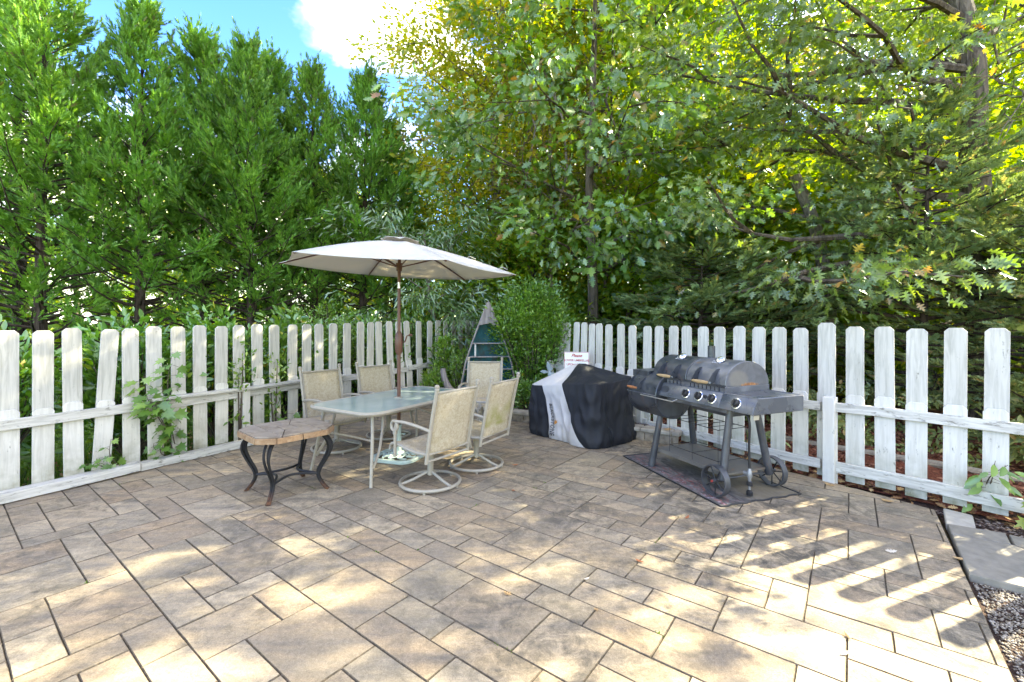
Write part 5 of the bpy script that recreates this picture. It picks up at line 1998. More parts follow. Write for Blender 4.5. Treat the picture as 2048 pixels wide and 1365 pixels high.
# lids
def lid(s0, s1, name, mat, endm):
    mb = MB()
    n = 18
    prof = [(0.31 - 0.272 * math.cos(math.pi * i / n), 0.978 + 0.222 * math.sin(math.pi * i / n) ** 0.9) for i in range(n + 1)]
    vs, fs = [], []
    for x in (s0, s0 + 0.006, s1 - 0.006, s1):
        sh_ = 0.006 if x in (s0, s1) else 0.0
        for y, z in prof:
            vs.append((x, 0.31 + (y - 0.31) * (1 - sh_ / 0.272), 0.978 + (z - 0.978) * (1 - sh_ / 0.222)))
    for i in range(3):
        for j in range(n):
            fs.append((i * (n + 1) + j, i * (n + 1) + j + 1, (i + 1) * (n + 1) + j + 1, (i + 1) * (n + 1) + j))
    mb.add(vs, fs)
    o = gpart(name, mb, mat)
    mb = MB()
    inner = [(0.31 + (y - 0.31) * 0.978, 0.978 + (z - 0.978) * 0.973) for y, z in prof]
    mb.prism(inner, s1 - 0.010, s1 + 0.0015, YZ)
    mb.prism(inner, s0 - 0.0015, s0 + 0.010, YZ)
    gpart('lid_end', mb, endm, o)
    mb = MB()
    mb.prism([(0.031, 0.965), (0.048, 0.965), (0.048, 0.990), (0.031, 0.990)], s0, s1, YZ)
    gpart('lid_lip', mb, M['gr_dark'], o)
    xc = (s0 + s1) / 2 + 0.015
    for dx in (-0.105, 0.105):
        mb = MB()
        fin = [(0.100, 1.128), (0.060, 1.122), (0.010, 1.085), (-0.030, 1.030), (-0.044, 0.995), (-0.030, 0.985), (0.038, 1.006), (0.052, 1.060)]
        mb.prism(fin, xc + dx - 0.004, xc + dx + 0.004, YZ)
        gpart('handle_bracket', mb, M['gr_dark'], o)
    mb = MB()
    mb.tube([(xc - 0.10, -0.030, 1.004), (xc - 0.07, -0.030, 1.004), (xc, -0.030, 1.004), (xc + 0.07, -0.030, 1.004), (xc + 0.10, -0.030, 1.004)], [0.010, 0.0145, 0.017, 0.0145, 0.010], 10)
    gpart('handle', mb, M['gr_wood'], o)
    mb = MB()
    mb.tube([(xc - 0.118, -0.030, 1.004), (xc - 0.10, -0.030, 1.004)], 0.010, 8)
    mb.tube([(xc + 0.10, -0.030, 1.004), (xc + 0.118, -0.030, 1.004)], 0.010, 8)
    gpart('handle_bolt', mb, M['chrome'], o)
    th = Matrix.Translation((xc + 0.02, 0.215, 1.176)) @ Matrix.Rotation(R(42), 4, 'X') @ Matrix.Rotation(R(14), 4, 'Y')
    mb = MB()
    mb.lathe([(0.008, 0.0), (0.008, 0.028), (0.036, 0.030), (0.038, 0.042), (0.032, 0.046)], 18, th)
    gpart('thermometer', mb, M['chrome'], o)
    ang = R(58)
    yy, zz = 0.31 - 0.272 * math.cos(ang), 0.978 + 0.222 * math.sin(ang) ** 0.9
    mb = MB()
    em = Matrix.Rotation(R(38), 3, 'X')
    for r_ in range(2):
        for c_ in range(4):
            mb.box(Vector((xc - 0.04 + c_ * 0.027, yy, zz)) + em @ Vector((0, 0.002 + r_ * 0.022, 0.003)), (0.020, 0.013, 0.002), em)
    gpart('worn_emblem', mb, M['decal'], o)
    mb = MB()
    mb.box((s0 + 0.07, 0.575, 1.00), (0.05, 0.03, 0.035))
    mb.box((s1 - 0.07, 0.575, 1.00), (0.05, 0.03, 0.035))
    gpart('hinge', mb, M['gr_dark'], o)
    return o


lid(-0.935, -0.447, 'lid', M['gr_dark'], M['gr_dark'])
l2 = lid(-0.438, 0.040, 'lid', M['gr_grey'], M['gr_end'])
l2['label'] = 'faded lid with a rust bloom on its end plate'
mb = MB()
mb.lathe([(0.036, 1.16), (0.036, 1.315), (0.031, 1.317), (0.031, 1.18)], 18, Matrix.Translation((-0.43, 0.36, 0)))
mb.box((-0.43, 0.36, 1.192), (0.10, 0.10, 0.012))
gpart('chimney', mb, M['gr_dark'])
# charcoal drum
mb = MB()
prof = [(0.14 + 0.245 * math.cos(2 * math.pi * i / 32), 0.775 + 0.245 * math.sin(2 * math.pi * i / 32)) for i in range(32)]
mb.prism(prof, -1.19, -0.72, YZ)
dr = gpart('charcoal_drum', mb, M['gr_dark'], bevel=0.006)
mb = MB()
mb.tube([(-1.195, -0.106, 0.79), (-0.72, -0.106, 0.79)], 0.006, 6)
gpart('drum_seam', mb, M['gr_grey'], dr)
for x in (-1.15, -0.97):
    mb = MB()
    fin = [(0.0, 0.965), (-0.06, 0.945), (-0.11, 0.90), (-0.145, 0.850), (-0.150, 0.830), (-0.135, 0.826), (-0.09, 0.845), (-0.06, 0.90)]
    mb.prism(fin, x - 0.004, x + 0.004, YZ)
    gpart('handle_bracket', mb, M['gr_dark'], dr)
mb = MB()
mb.tube([(-1.145, -0.14, 0.842), (-1.10, -0.14, 0.842), (-1.06, -0.14, 0.842), (-0.975, -0.14, 0.842)], [0.010, 0.016, 0.017, 0.010], 10)
gpart('handle', mb, M['gr_wood_red'], dr)
mb = MB()
mb.box((-1.09, 0.24, 0.985), (0.27, 0.50, 0.075))
gpart('drum_shelf', mb, M['gr_dark'], bevel=0.004)
mb = MB()
mb.tube([(-0.95, -0.056, 0.792), (-0.95, -0.115, 0.775), (-0.46, -0.115, 0.775), (-0.46, -0.056, 0.792)], 0.0055, 8)
gpart('towel_bar', mb, M['bright_metal'])
# hanging wire rack
mb = MB()
x0, x1, y0, y1 = -0.72, -0.08, 0.08, 0.44
for z in (0.56, 0.27):
    mb.tube([(x0, y0, z), (x1, y0, z), (x1, y1, z), (x0, y1, z)], 0.0038, 5, closed=True)
for i in range(6):
    x = x0 + (x1 - x0) * i / 5
    mb.tube([(x, y0, 0.56), (x, y1, 0.56)], 0.003, 4)
for x in (x0, -0.40, x1):
    mb.tube([(x, y0, 0.20), (x, y0, 0.56)], 0.003, 4)
    mb.tube([(x, y1, 0.27), (x, y1, 0.56)], 0.003, 4)
    mb.tube([(x, y0, 0.27), (x, y1, 0.27)], 0.003, 4)
for x in (x0, x1):
    mb.tube([(x, 0.26, 0.56), (x, 0.26, 0.75)], 0.003, 4)
gpart('wire_rack', mb, M['iron'])
# gas hose
mb = MB()
mb.tube(bez([(0.06, 0.25, 0.76), (0.12, 0.24, 0.66), (0.115, 0.24, 0.45), (0.12, 0.24, 0.24)], 6), 0.0105, 8)
hs = gpart('gas_hose', mb, M['black_plastic'])
mb = MB()
mb.lathe([(0.012, 0.25), (0.015, 0.235), (0.023, 0.215), (0.023, 0.180), (0.014, 0.160), (0.010, 0.10), (0.010, 0.06)], 12, Matrix.Translation((0.12, 0.24, 0)))
mb.tube([(0.12, 0.24, 0.20), (0.065, 0.235, 0.20)], 0.017, 8)
gpart('regulator', mb, M['dull_metal'], hs)
mb = MB()
mb.lathe([(0.026, 0.012), (0.028, 0.018), (0.028, 0.045), (0.016, 0.055)], 12, Matrix.Translation((0.12, 0.24, 0)))
mb.lathe([(0.020, 0.095), (0.025, 0.10), (0.025, 0.13), (0.018, 0.137)], 12, Matrix.Translation((0.12, 0.24, 0)))
gpart('connector', mb, M['black_plastic'], hs)
mb = MB()
mb.box((0.14, 0.30, 0.70), (0.002, 0.065, 0.04))
gpart('hose_tag', mb, plain('paper_tag', (0.62, 0.56, 0.48), 0.8), hs)

# mat
k = NT('grill_mat_print', 0.75, 0.2)
v = k.coord('Object')
s_ = k.sep(v)
g1 = k.noise(k.coord('Object', (2.2, 5, 1)), 2.4, 7, 0.65, 1.4)
c = k.ramp(g1, [(0.30, (0.045, 0.045, 0.05)), (0.48, (0.105, 0.10, 0.095)), (0.62, (0.20, 0.19, 0.175)), (0.75, (0.10, 0.095, 0.09))])
ember = k.math('MULTIPLY', k.ramp(k.math('ADD', s_[1], 0.0), [(0.02, 0.0), (0.06, 1.0), (0.21, 1.0), (0.28, 0.0)]), k.ramp(k.noise(k.coord('Object', (3.0, 9, 1)), 3.4, 7, 0.7, 1.6), [(0.52, 0.0), (0.58, 1.0)]))
ember = k.math('MULTIPLY', ember, k.ramp(k.math('ADD', k.math('MULTIPLY', s_[0], 0.5), 0.5), [(0.16, 0.0), (0.32, 1.0)]))
c = k.mix(k.math('MULTIPLY', ember, 0.45), c, k.ramp(k.noise(v, 14, 4), [(0.35, (0.28, 0.030, 0.030)), (0.65, (0.50, 0.12, 0.10))]))
wh = k.math('MULTIPLY', k.ramp(s_[1], [(0.02, 0.0), (0.03, 1.0), (0.10, 1.0), (0.12, 0.0)]), k.ramp(k.noise(k.coord('Object', (14, 3, 1)), 3.0, 3, 0.5, 2.2), [(0.60, 0.0), (0.63, 1.0)]))
c = k.mix(k.math('MULTIPLY', wh, 0.55), c, (0.42, 0.40, 0.46))
tan = k.ramp(k.math('ADD', k.math('MULTIPLY', s_[1], 1.0), k.math('MULTIPLY', k.noise(v, 4, 4), 0.25)), [(0.42, 0.0), (0.62, 1.0)])
c = k.mix(k.math('MULTIPLY', tan, 0.75), c, (0.21, 0.175, 0.115))
k.col(c)
M['mat'] = k.mat
mt = thing('grill_mat', 'dark printed fire mat with red streaks and black bound edge under the grill', 'mat', (1.298, 5.21, 0), math.atan2(3.775 - 5.21, 1.763 - 1.298))
L_, W_ = 1.51, 0.90
mb = MB()
rows_ = []
for j in range(13):
    rows_.append([(L_ * i / 20, W_ * j / 12, 0.0065 + 0.003 * mnoise.noise(Vector((i * .5, j * .5, 0))) * (1 if 0 < i < 20 and 0 < j < 12 else 0)) for i in range(21)])
mb.grid(rows_)
mb.build('mat_sheet', M['mat'], mt)
mb = MB()
rp = random.Random(8)
per = [(L_ * i / 16, 0) for i in range(16)] + [(L_ + 0.012 * math.sin(j * 1.9), W_ * j / 14) for j in range(14)] + [(L_ - L_ * i / 16, W_) for i in range(16)] + [(0, W_ - W_ * j / 10) for j in range(10)]
mb.tube([(x, y, 0.0075) for x, y in per], 0.0075, 6, closed=True)
mb.build('bound_edge', M['black_plastic'], mt)

# ------------------------------------------------------------------ covered griddle
def fabric(name, c, var=0.12):
    k = NT(name, 0.62, 0.3)
    v = k.coord('Object')
    n1 = k.noise(v, 3.0, 5, 0.6)
    k.col(k.ramp(n1, [(0.3, tuple(x * (1 - var) for x in c)), (0.7, tuple(x * (1 + var) for x in c))]))
    k.bump(k.noise(k.coord('Object', (1, 1, 0.35)), 14, 5, 0.6, 0.8), 0.35, 0.02)
    return k.mat


M['cover_black'] = fabric('black_cover_cloth', (0.013, 0.0145, 0.019), 0.25)
M['cover_grey'] = fabric('grey_cover_cloth', (0.47, 0.45, 0.44), 0.07)
CA, CB = 0.62, 0.44
_rr = [Vector((x, y)) for x, y in rrect(CA, CB, 0.15, 12)]
_st = min(range(len(_rr)), key=lambda i: (abs(_rr[i].x - CA + 0.15) + abs(_rr[i].y + CB)))
_rr = _rr[_st:] + _rr[:_st]
_mid = Vector((0, -CB))
_rr = [_mid] + _rr + [_mid]
_cum = [0.0]
for _i in range(1, len(_rr)):
    _cum.append(_cum[-1] + (_rr[_i] - _rr[_i - 1]).length)
_px = [p.x for p in _rr]
_py = [p.y for p in _rr]


def cover_pt(u, f):
    """u 0..1 round the perimeter starting mid-front going to the local +x side, f 0 hem .. 1 eave .. 2 ridge"""
    u %= 1.0
    s_ = u * _cum[-1]
    x, y = float(np.interp(s_, _cum, _px)), float(np.interp(s_, _cum, _py))
    x2, y2 = float(np.interp((s_ + 0.02) % _cum[-1], _cum, _px)), float(np.interp((s_ + 0.02) % _cum[-1], _cum, _py))
    x1, y1 = float(np.interp((s_ - 0.02) % _cum[-1], _cum, _px)), float(np.interp((s_ - 0.02) % _cum[-1], _cum, _py))
    nrm = Vector((y2 - y1, x1 - x2)).normalized()
    ex, ey = x / CA, y / CB
    a = 2 * math.pi * u
    top = 0.755 + 0.06 * ex + 0.02 * ey + 0.012 * math.sin(a * 3)
    if f <= 1:
        z = top * f
        flare = 0.055 - 0.075 * f ** 0.8
        if f < 0.10:
            flare -= 0.03 * (1 - f / 0.10)
        # broad folds hanging from the corners, creased by a few smaller ones
        n1 = mnoise.noise(Vector((x * 3.2, y * 3.2, f * 1.1 + 4)))
        n2 = mnoise.noise(Vector((x * 8.0 + f * 1.5, y * 8.0, f * 2.2 + 9)))
        n3 = mnoise.noise(Vector((x * 4.0, y * 4.0, f * 7.0 + 2)))
        w = 0.25 + 0.75 * (1 - f) ** 0.6
        ridge = 1 - abs(n2) * 2.4
        off = flare + 0.062 * n1 * w + 0.026 * ridge * w + 0.022 * n3 * (1 - abs(2 * f - 1))
        hem = 0.010 * mnoise.noise(Vector((x * 6, y * 6, 1))) if f < 0.02 else 0
        return Vector((x + nrm.x * off, y + nrm.y * off, max(0.004, z + hem)))
    g = f - 1
    r_ = 1 - g
    p = cover_pt(u, 1.0)
    z = top + (0.985 - top) * (1 - r_ ** 1.3)
    z -= 0.030 * math.sin(math.pi * min(1, g * 1.3)) * (0.5 + 0.5 * math.sin(a * 4 + 0.7))
    z += 0.020 * mnoise.noise(Vector((x * r_ * 4, y * r_ * 4, 3)))
    return Vector((p.x * r_ - 0.08 * g, p.y * r_ + 0.06 * g, z))


cv = thing('griddle_cover', 'slumped black fabric cover with a wide grey band and lettering over a griddle', 'grill cover', (0.954, 6.23, 0.0), math.atan2(-0.772, 0.636))
NU = 300
fr_ = [0, 0.02, 0.05, 0.08, 0.11] + [0.11 + 0.03 * i for i in range(1, 25)] + [0.86, 0.89, 0.92, 0.95, 0.98, 1.0, 1.03, 1.07, 1.13, 1.20, 1.29, 1.39, 1.50, 1.62, 1.75, 1.88, 1.99]


def u_for_x(x, f):
    """perimeter parameter on the front face whose cover point has local x"""
    lo, hi = -0.15, 0.15
    for _ in range(26):
        m_ = (lo + hi) / 2
        if cover_pt(m_, f).x < x:
            lo = m_
        else:
            hi = m_
    return (lo + hi) / 2


# columns 120 and 180 of each row follow the two seams of the grey band
C1, C2 = 125, 185
pts = []
for f in fr_:
    h = min(1.0, f)
    u1, u2 = u_for_x(-0.15 - 0.17 * h ** 2.0, h), u_for_x(0.50 - 0.44 * h ** 0.75, h)
    pts.append([cover_pt(float(np.interp(i, [0, C1, C2, NU], [-0.5, u1, u2, 0.5])), f) for i in range(NU)])
blk, gry = MB(), MB()
ib, ig = {}, {}


def cov_face(mb, idx, quad):
    ids = []
    for key in quad:
        if key not in idx:
            idx[key] = len(mb.v)
            mb.v.append(tuple(pts[key[0]][key[1]]))
        ids.append(idx[key])
    mb.f.append(tuple(ids))
    mb.mi.append(0)


for j in range(len(fr_) - 1):
    for i in range(NU):
        quad = [(j, i), (j, (i + 1) % NU), (j + 1, (i + 1) % NU), (j + 1, i)]
        if (C1 if fr_[j] < 1 else 62) <= i < C2:
            cov_face(gry, ig, quad)
        else:
            cov_face(blk, ib, quad)
for nm, mb, mt_ in (('black_cloth', blk, M['cover_black']), ('grey_band', gry, M['cover_grey'])):
    o = mb.build(nm, mt_, cv, angle=70)
    so = o.modifiers.new('thick', 'SOLIDIFY')
    so.thickness = 0.004
    so.offset = 0


def text_mesh(body, size=1.0, shear=0.0, extrude=0.0, align='CENTER', spacing=1.0, offset=0.0):
    cu = bpy.data.curves.new('lettering', 'FONT')
    cu.body = body
    cu.size = size
    cu.shear = shear
    cu.align_x = align
    cu.space_character = spacing
    cu.offset = offset
    cu.resolution_u = 4
    cu.extrude = extrude
    o = bpy.data.objects.new('lettering', cu)
    COL.objects.link(o)
    dg = bpy.context.evaluated_depsgraph_get()
    me = bpy.data.meshes.new_from_object(o.evaluated_get(dg))
    bpy.data.objects.remove(o)
    return me


me = text_mesh('BLACKSTONE', 0.104, 0, 0, 'LEFT', 1.10, 0.0022)
bm = bmesh.new()
bm.from_mesh(me)
bmesh.ops.triangulate(bm, faces=bm.faces)
xmax = max(v.co.x for v in bm.verts)
for v in bm.verts:
    run, up = v.co.x, v.co.y
    f = 0.655 - run / xmax * 0.575
    xx = -0.15 - 0.17 * f * f + 0.05 + up
    u = u_for_x(xx, f)
    p = cover_pt(u % 1, f)
    q = cover_pt((u + 0.002) % 1, f) - p
    w = cover_pt(u % 1, f + 0.01) - p
    nrm = q.cross(w).normalized()
    v.co = p + nrm * 0.012
bm.to_mesh(me)
bm.free()
me.materials.clear()
me.materials.append(plain('print_black', (0.05, 0.05, 0.055), 0.6))
link('lettering', me, cv)
mb = MB()
flame = [(0.0, -0.045), (0.03, -0.02), (0.045, 0.0), (0.03, 0.016), (0.05, 0.04), (0.022, 0.030), (0.016, 0.055), (0.0, 0.02), (-0.010, 0.0)]
vs = []
for (dx, dv) in flame:
    f = 0.325 + dv * 0.9
    xx = -0.15 - 0.17 * 0.325 ** 2 + 0.135 + dx
    u = u_for_x(xx, f)
    p = cover_pt(u % 1, f)
    q = cover_pt((u + 0.002) % 1, f) - p
    w = cover_pt(u % 1, f + 0.01) - p
    vs.append(p + q.cross(w).normalized() * 0.009)
mb.add(vs, [tuple(range(len(vs)))])
mb.build('flame_emblem', plain('print_orange', (0.50, 0.22, 0.06), 0.6), cv)
mb = MB()
mb.tube(bez([cover_pt(0.20, 0.30) * 1.03, cover_pt(0.20, 0.2) * 1.08 + Vector((0.02, 0, 0.02)), cover_pt(0.21, 0.05) * 1.04], 6), 0.007, 6)
mb.build('pull_strap', M['cover_black'], cv)

# ------------------------------------------------------------------ sign by the fence
sg = thing('notice_sign', 'small white notice with red script and lettering behind the covered griddle', 'sign', (1.03, 7.12, 0), math.atan2(-0.25, 1.0))
mb = MB()
mb.box((0, 0.0, 0.945), (0.395, 0.006, 0.31))
mb.build('sign_board', plain('sign_white', (0.72, 0.72, 0.70), 0.45, 0.3, 0, 0.04), sg, bevel=0.0015)
mb = MB()
mb.box((0, 0.022, 0.53), (0.035, 0.035, 1.06))
mb.build('stake', M['timber'], sg)
red = plain('sign_red', (0.42, 0.035, 0.03), 0.5, 0.3, 0, 0.05)
mb = MB()
for c, s in (((0, 0, 1.094), (0.385, 0.001, 0.005)), ((0, 0, 0.796), (0.385, 0.001, 0.005)), ((-0.190, 0, 0.945), (0.005, 0.001, 0.303)), ((0.190, 0, 0.945), (0.005, 0.001, 0.303))):
    mb.box((c[0], -0.0042, c[2]), s)
mb.build('sign_border', red, sg)
for (txt, size, z, shear, mt_, off) in (('Please', 0.072, 1.020, 0.35, red, 0.0012), ('LOWER UMBRELLAS', 0.0465, 0.952, 0.0, red, 0.0005), ('UPON LEAVING', 0.0465, 0.885, 0.0, red, 0.0005)):
    me = text_mesh(txt, size, shear, 0.0006, 'CENTER', 0.95, off)
    me.materials.clear()
    me.materials.append(mt_)
    link('lettering', me, sg, (0, -0.0045, z), (R(90), 0, 0))

# ------------------------------------------------------------------ upright wooden boat used as shelves
k = NT('grey_weathered_wood', 0.85, 0.15)
v = k.coord('Object', (16, 16, 1.2))
n = k.noise(v, 2.2, 6, 0.6, 0.5)
k.col(k.ramp(n, [(0.3, (0.12, 0.105, 0.10)), (0.55, (0.25, 0.225, 0.215)), (0.75, (0.36, 0.33, 0.315))]))
k.bump(n, 0.5, 0.004)
M['boat_grey'] = k.mat
k = NT('teal_boat_paint', 0.7, 0.2)
v = k.coord('Object', (10, 10, 1.6))
n = k.noise(v, 2.0, 6, 0.65, 0.6)
k.col(k.mix(k.ramp(k.noise(k.coord('Object'), 5, 5), [(0.5, 0.0), (0.68, 0.8)]), k.ramp(n, [(0.3, (0.03, 0.11, 0.13)), (0.65, (0.06, 0.20, 0.23))]), (0.10, 0.09, 0.075)))
M['boat_teal'] = k.mat
BH = 1.84
bo = thing('boat_shelf', 'upright old rowing boat standing on its stern as a shelf with teal painted inside', 'boat shelf', (-0.42, 7.98, 0.12), R(4))


BW = [(0, 0.50), (0.16, 0.49), (0.40, 0.405), (0.577, 0.300), (0.77, 0.168), (0.90, 0.072), (1.0, 0.003)]


def bw(z):
    return float(np.interp(z / BH, [p[0] for p in BW], [p[1] for p in BW]))


def bd(z):
    t = z / BH
    return 0.34 * (1 - t ** 2.6) ** 0.8 + 0.01


for nm_, mt_, k_s in (('hull', M['boat_grey'], 0.0), ('lining', M['boat_teal'], 0.014)):
    rows_ = []
    for z in list(np.linspace(0, BH - 0.02, 22)) + [BH]:
        w, d = max(0.004, bw(z) - k_s), max(0.004, bd(z) - k_s)
        rows_.append([(w * math.copysign(abs(math.cos(a)) ** 0.7, math.cos(a)), d * math.sin(a) ** 0.8 if math.sin(a) > 0 else 0, z) for a in np.linspace(math.pi, 0, 19)])
    mb = MB()
    mb.grid(rows_)
    mb.build(nm_, mt_, bo, angle=60)
mb = MB()
dk = [(bw(z), z) for z in np.linspace(1.40, BH - 0.005, 12)]
poly = [(w, z) for w, z in dk] + [(-w, z) for w, z in dk[::-1]]
poly += [(-0.15 + 0.30 * i / 8, 1.40 + 0.03 * math.sin(math.pi * i / 8)) for i in range(1, 8)]
mb.prism(poly, -0.022, 0.004, Matrix(((1, 0, 0, 0), (0, 0, 1, 0), (0, 1, 0, 0), (0, 0, 0, 1))))
mb.build('fore_deck', M['boat_grey'], bo, bevel=0.003)
for sx in (-1, 1):
    mb = MB()
    mb.tube([(sx * (bw(z) + 0.004), -0.006, z) for z in np.linspace(0.0, BH - 0.03, 16)], 0.017, 6)
    mb.build('gunwale', M['boat_grey'], bo)
for z in (0.30, 0.62, 0.84, 1.08):
    w, d = bw(z) - 0.01, bd(z) - 0.012
    mb = MB()
    mb.prism([(w * math.copysign(abs(math.cos(a)) ** 0.7, math.cos(a)), max(0.0, d * max(0.0, math.sin(a)) ** 0.8)) for a in np.linspace(0, math.pi, 15)], z - 0.012, z + 0.012)
    s = mb.build('shelf', M['boat_teal'], bo)
    mb = MB()
    mb.box((0, -0.008, z), (2 * w, 0.014, 0.020))
    mb.build('shelf_edge', M['boat_grey'], s)
mb = MB()
mb.box((-0.235, 0.01, 0.96), (0.028, 0.03, 0.22))
mb.build('shelf_divider', M['rail'], bo)

# ------------------------------------------------------------------ curved grey timber, post ornament
mb = MB()
arc = [(0.235 * math.cos(a), 0, 0.62 + 0.42 * math.sin(a)) for a in np.linspace(R(172), R(352), 22)]
mb.tube(arc, [0.050 + 0.015 * math.sin(math.pi * i / 21) for i in range(22)], 10)
o = mb.build('curved_timber', M['boat_grey'])
o.location = (-0.93, 8.02, 0.10)
o.rotation_euler = (R(-8), R(-6), R(12))
tag(o, 'grey weathered timber bent into a half ring by the fence, climber growing through it', 'curved timber')
k_ = plain('grey_glazed', (0.22, 0.27, 0.29), 0.45, 0.4, 0, 0.3, 9)
fo = thing('fish_ornament', 'grey blue fish shaped garden ornament with raised forked tail, half behind the cover', 'ornament', (0.72, 7.35, 0.55), R(-25))
mb = MB()
mb.tube(bez([(-0.12, 0, 0.22), (-0.08, 0, 0.15), (0.02, 0, 0.10), (0.15, 0, 0.10), (0.27, 0, 0.16), (0.33, 0, 0.20)], 5), [0.012, 0.020, 0.028, 0.040, 0.052, 0.060, 0.066, 0.070, 0.072, 0.072, 0.070, 0.066, 0.062, 0.058, 0.052, 0.046, 0.040, 0.034, 0.028, 0.022, 0.018, 0.014, 0.011, 0.008, 0.006, 0.004], 10)
mb.build('body', k_, fo)
XZ = Matrix(((1, 0, 0, 0), (0, 0, 1, 0), (0, 1, 0, 0), (0, 0, 0, 1)))
mb = MB()
mb.prism([(-0.10, 0.19), (-0.05, 0.26), (-0.10, 0.33), (-0.15, 0.38), (-0.16, 0.30), (-0.14, 0.23)], -0.012, 0.012, XZ)
mb.prism([(-0.12, 0.19), (-0.16, 0.22), (-0.23, 0.23), (-0.28, 0.20), (-0.20, 0.17)], -0.012, 0.012, XZ)
mb.build('tail', k_, fo, bevel=0.004)
mb = MB()
mb.prism([(0.06, 0.15), (0.12, 0.23), (0.20, 0.25), (0.17, 0.16)], -0.010, 0.010, XZ)
mb.build('fin', k_, fo, bevel=0.004)
mb = MB()
mb.tube([(0.1, 0, -0.43), (0.1, 0, 0.09)], 0.018, 8)
mb.build('stand', M['timber'], fo)

# ------------------------------------------------------------------ wires behind the cypresses
wm = plain('pale_wire', (0.62, 0.62, 0.60), 0.4, 0.4, 0.4)
for i, (z0, z1, lab) in enumerate([(3.5, 2.9, 'highest pale wire running behind the cypress trunks'), (3.05, 2.5, 'second pale wire down behind the cypress trunks'), (2.55, 2.1, 'third pale wire down behind the cypress trunks'), (2.2, 1.75, 'lowest pale wire behind the cypress trunks')]):
    mb = MB()
    pts_ = [(-26 + 24 * t, 20.5 + 3 * t + i * 0.12, z0 + (z1 - z0) * t - 0.5 * 4 * t * (1 - t) * 0.4) for t in np.linspace(0, 1, 14)]
    mb.tube(pts_, 0.020, 5)
    tag(mb.build('wire', wm), lab, 'wire', 'wires behind the trees')

# ------------------------------------------------------------------ fallen leaves on the paving
DG = 'fallen leaves on the patio'
brown = [plain('dead_leaf_rust', (0.30, 0.11, 0.05), 0.7, 0.2, 0, 0.25, 30), plain('dead_leaf_tan', (0.38, 0.25, 0.12), 0.7, 0.2, 0, 0.25, 30), plain('dead_leaf_pale', (0.50, 0.44, 0.36), 0.7, 0.2, 0, 0.2, 30)]


def curled(size, seed, tm):
    tv, tf = tm
    r = random.Random(seed)
    cx, cy_ = r.uniform(0.2, 0.6), r.uniform(0.25, 0.6)
    mb = MB()
    mb.add([(x * size, (y - 0.5) * size, size * (cx * x * x + cy_ * (y - 0.5) ** 2) * 0.9 + 0.004) for x, y, z in tv], tf)
    return mb


for i, (x, y, s, m_i, tm, lab) in enumerate([
        (0.829, 2.902, 0.062, 0, T_ELL, 'round rust coloured leaf lying alone mid patio near the stained slabs'),
        (1.395, 3.558, 0.060, 0, T_ELL, 'rust coloured leaf in front of the grill mat tip'),
        (3.265, 3.877, 0.105, 1, T_OAK, 'orange brown oak leaf at the fence beyond the mat'),
        (3.043, 4.272, 0.090, 1, T_OAK, 'tan leaf at the foot of the fence post'),
        (-0.026, 2.554, 0.060, 1, T_PIN, 'small curled tan leaf in the centre foreground joint'),
        (2.268, 2.996, 0.03, 2, T_ELL, 'tiny pale leaf scrap in the striped sunlight'),
        (1.659, 2.208, 0.055, 1, T_PIN, 'little tan star shaped leaf in the bright sun patch'),
        (1.559, 2.091, 0.050, 2, T_ELL, 'whitish crumpled leaf in the bright sun patch'),
        (0.451, 2.703, 0.040, 2, T_ELL, 'pale leaf scrap on the stained slab left of the round rust leaf'),
        (0.454, 2.411, 0.035, 1, T_PIN, 'tiny tan leaf low in the centre foreground'),
        (0.014, 4.132, 0.055, 0, T_PIN, 'dark curled leaf on the paving in front of the algae backed chair'),
        (2.574, 3.029, 0.070, 2, T_OAK, 'curled pale leaf with brown tip between the light stripes'),
        (0.033, 4.874, 0.080, 0, T_NARROW, 'long brown leaf beside the algae backed chair base'),
        (2.742, 4.000, 0.045, 1, T_ELL, 'small tan leaf between the mat corner and the fence post'),
        (2.936, 2.933, 0.075, 1, T_OAK, 'tan leaf caught at the edge of the grey slabs'),
        (2.02, 5.80, 0.15, 1, T_OAK, 'large tan leaf lying on the end capstone behind the grill')]):
    o = curled(s, i, tm).build('fallen_leaf', brown[m_i])
    o.location = (x, y, 0.171 if i == 15 else 0.003)
    o.rotation_euler = (random.uniform(-.15, .15), random.uniform(-.15, .15), random.uniform(0, 6.28))
    tag(o, lab, 'leaf', DG)


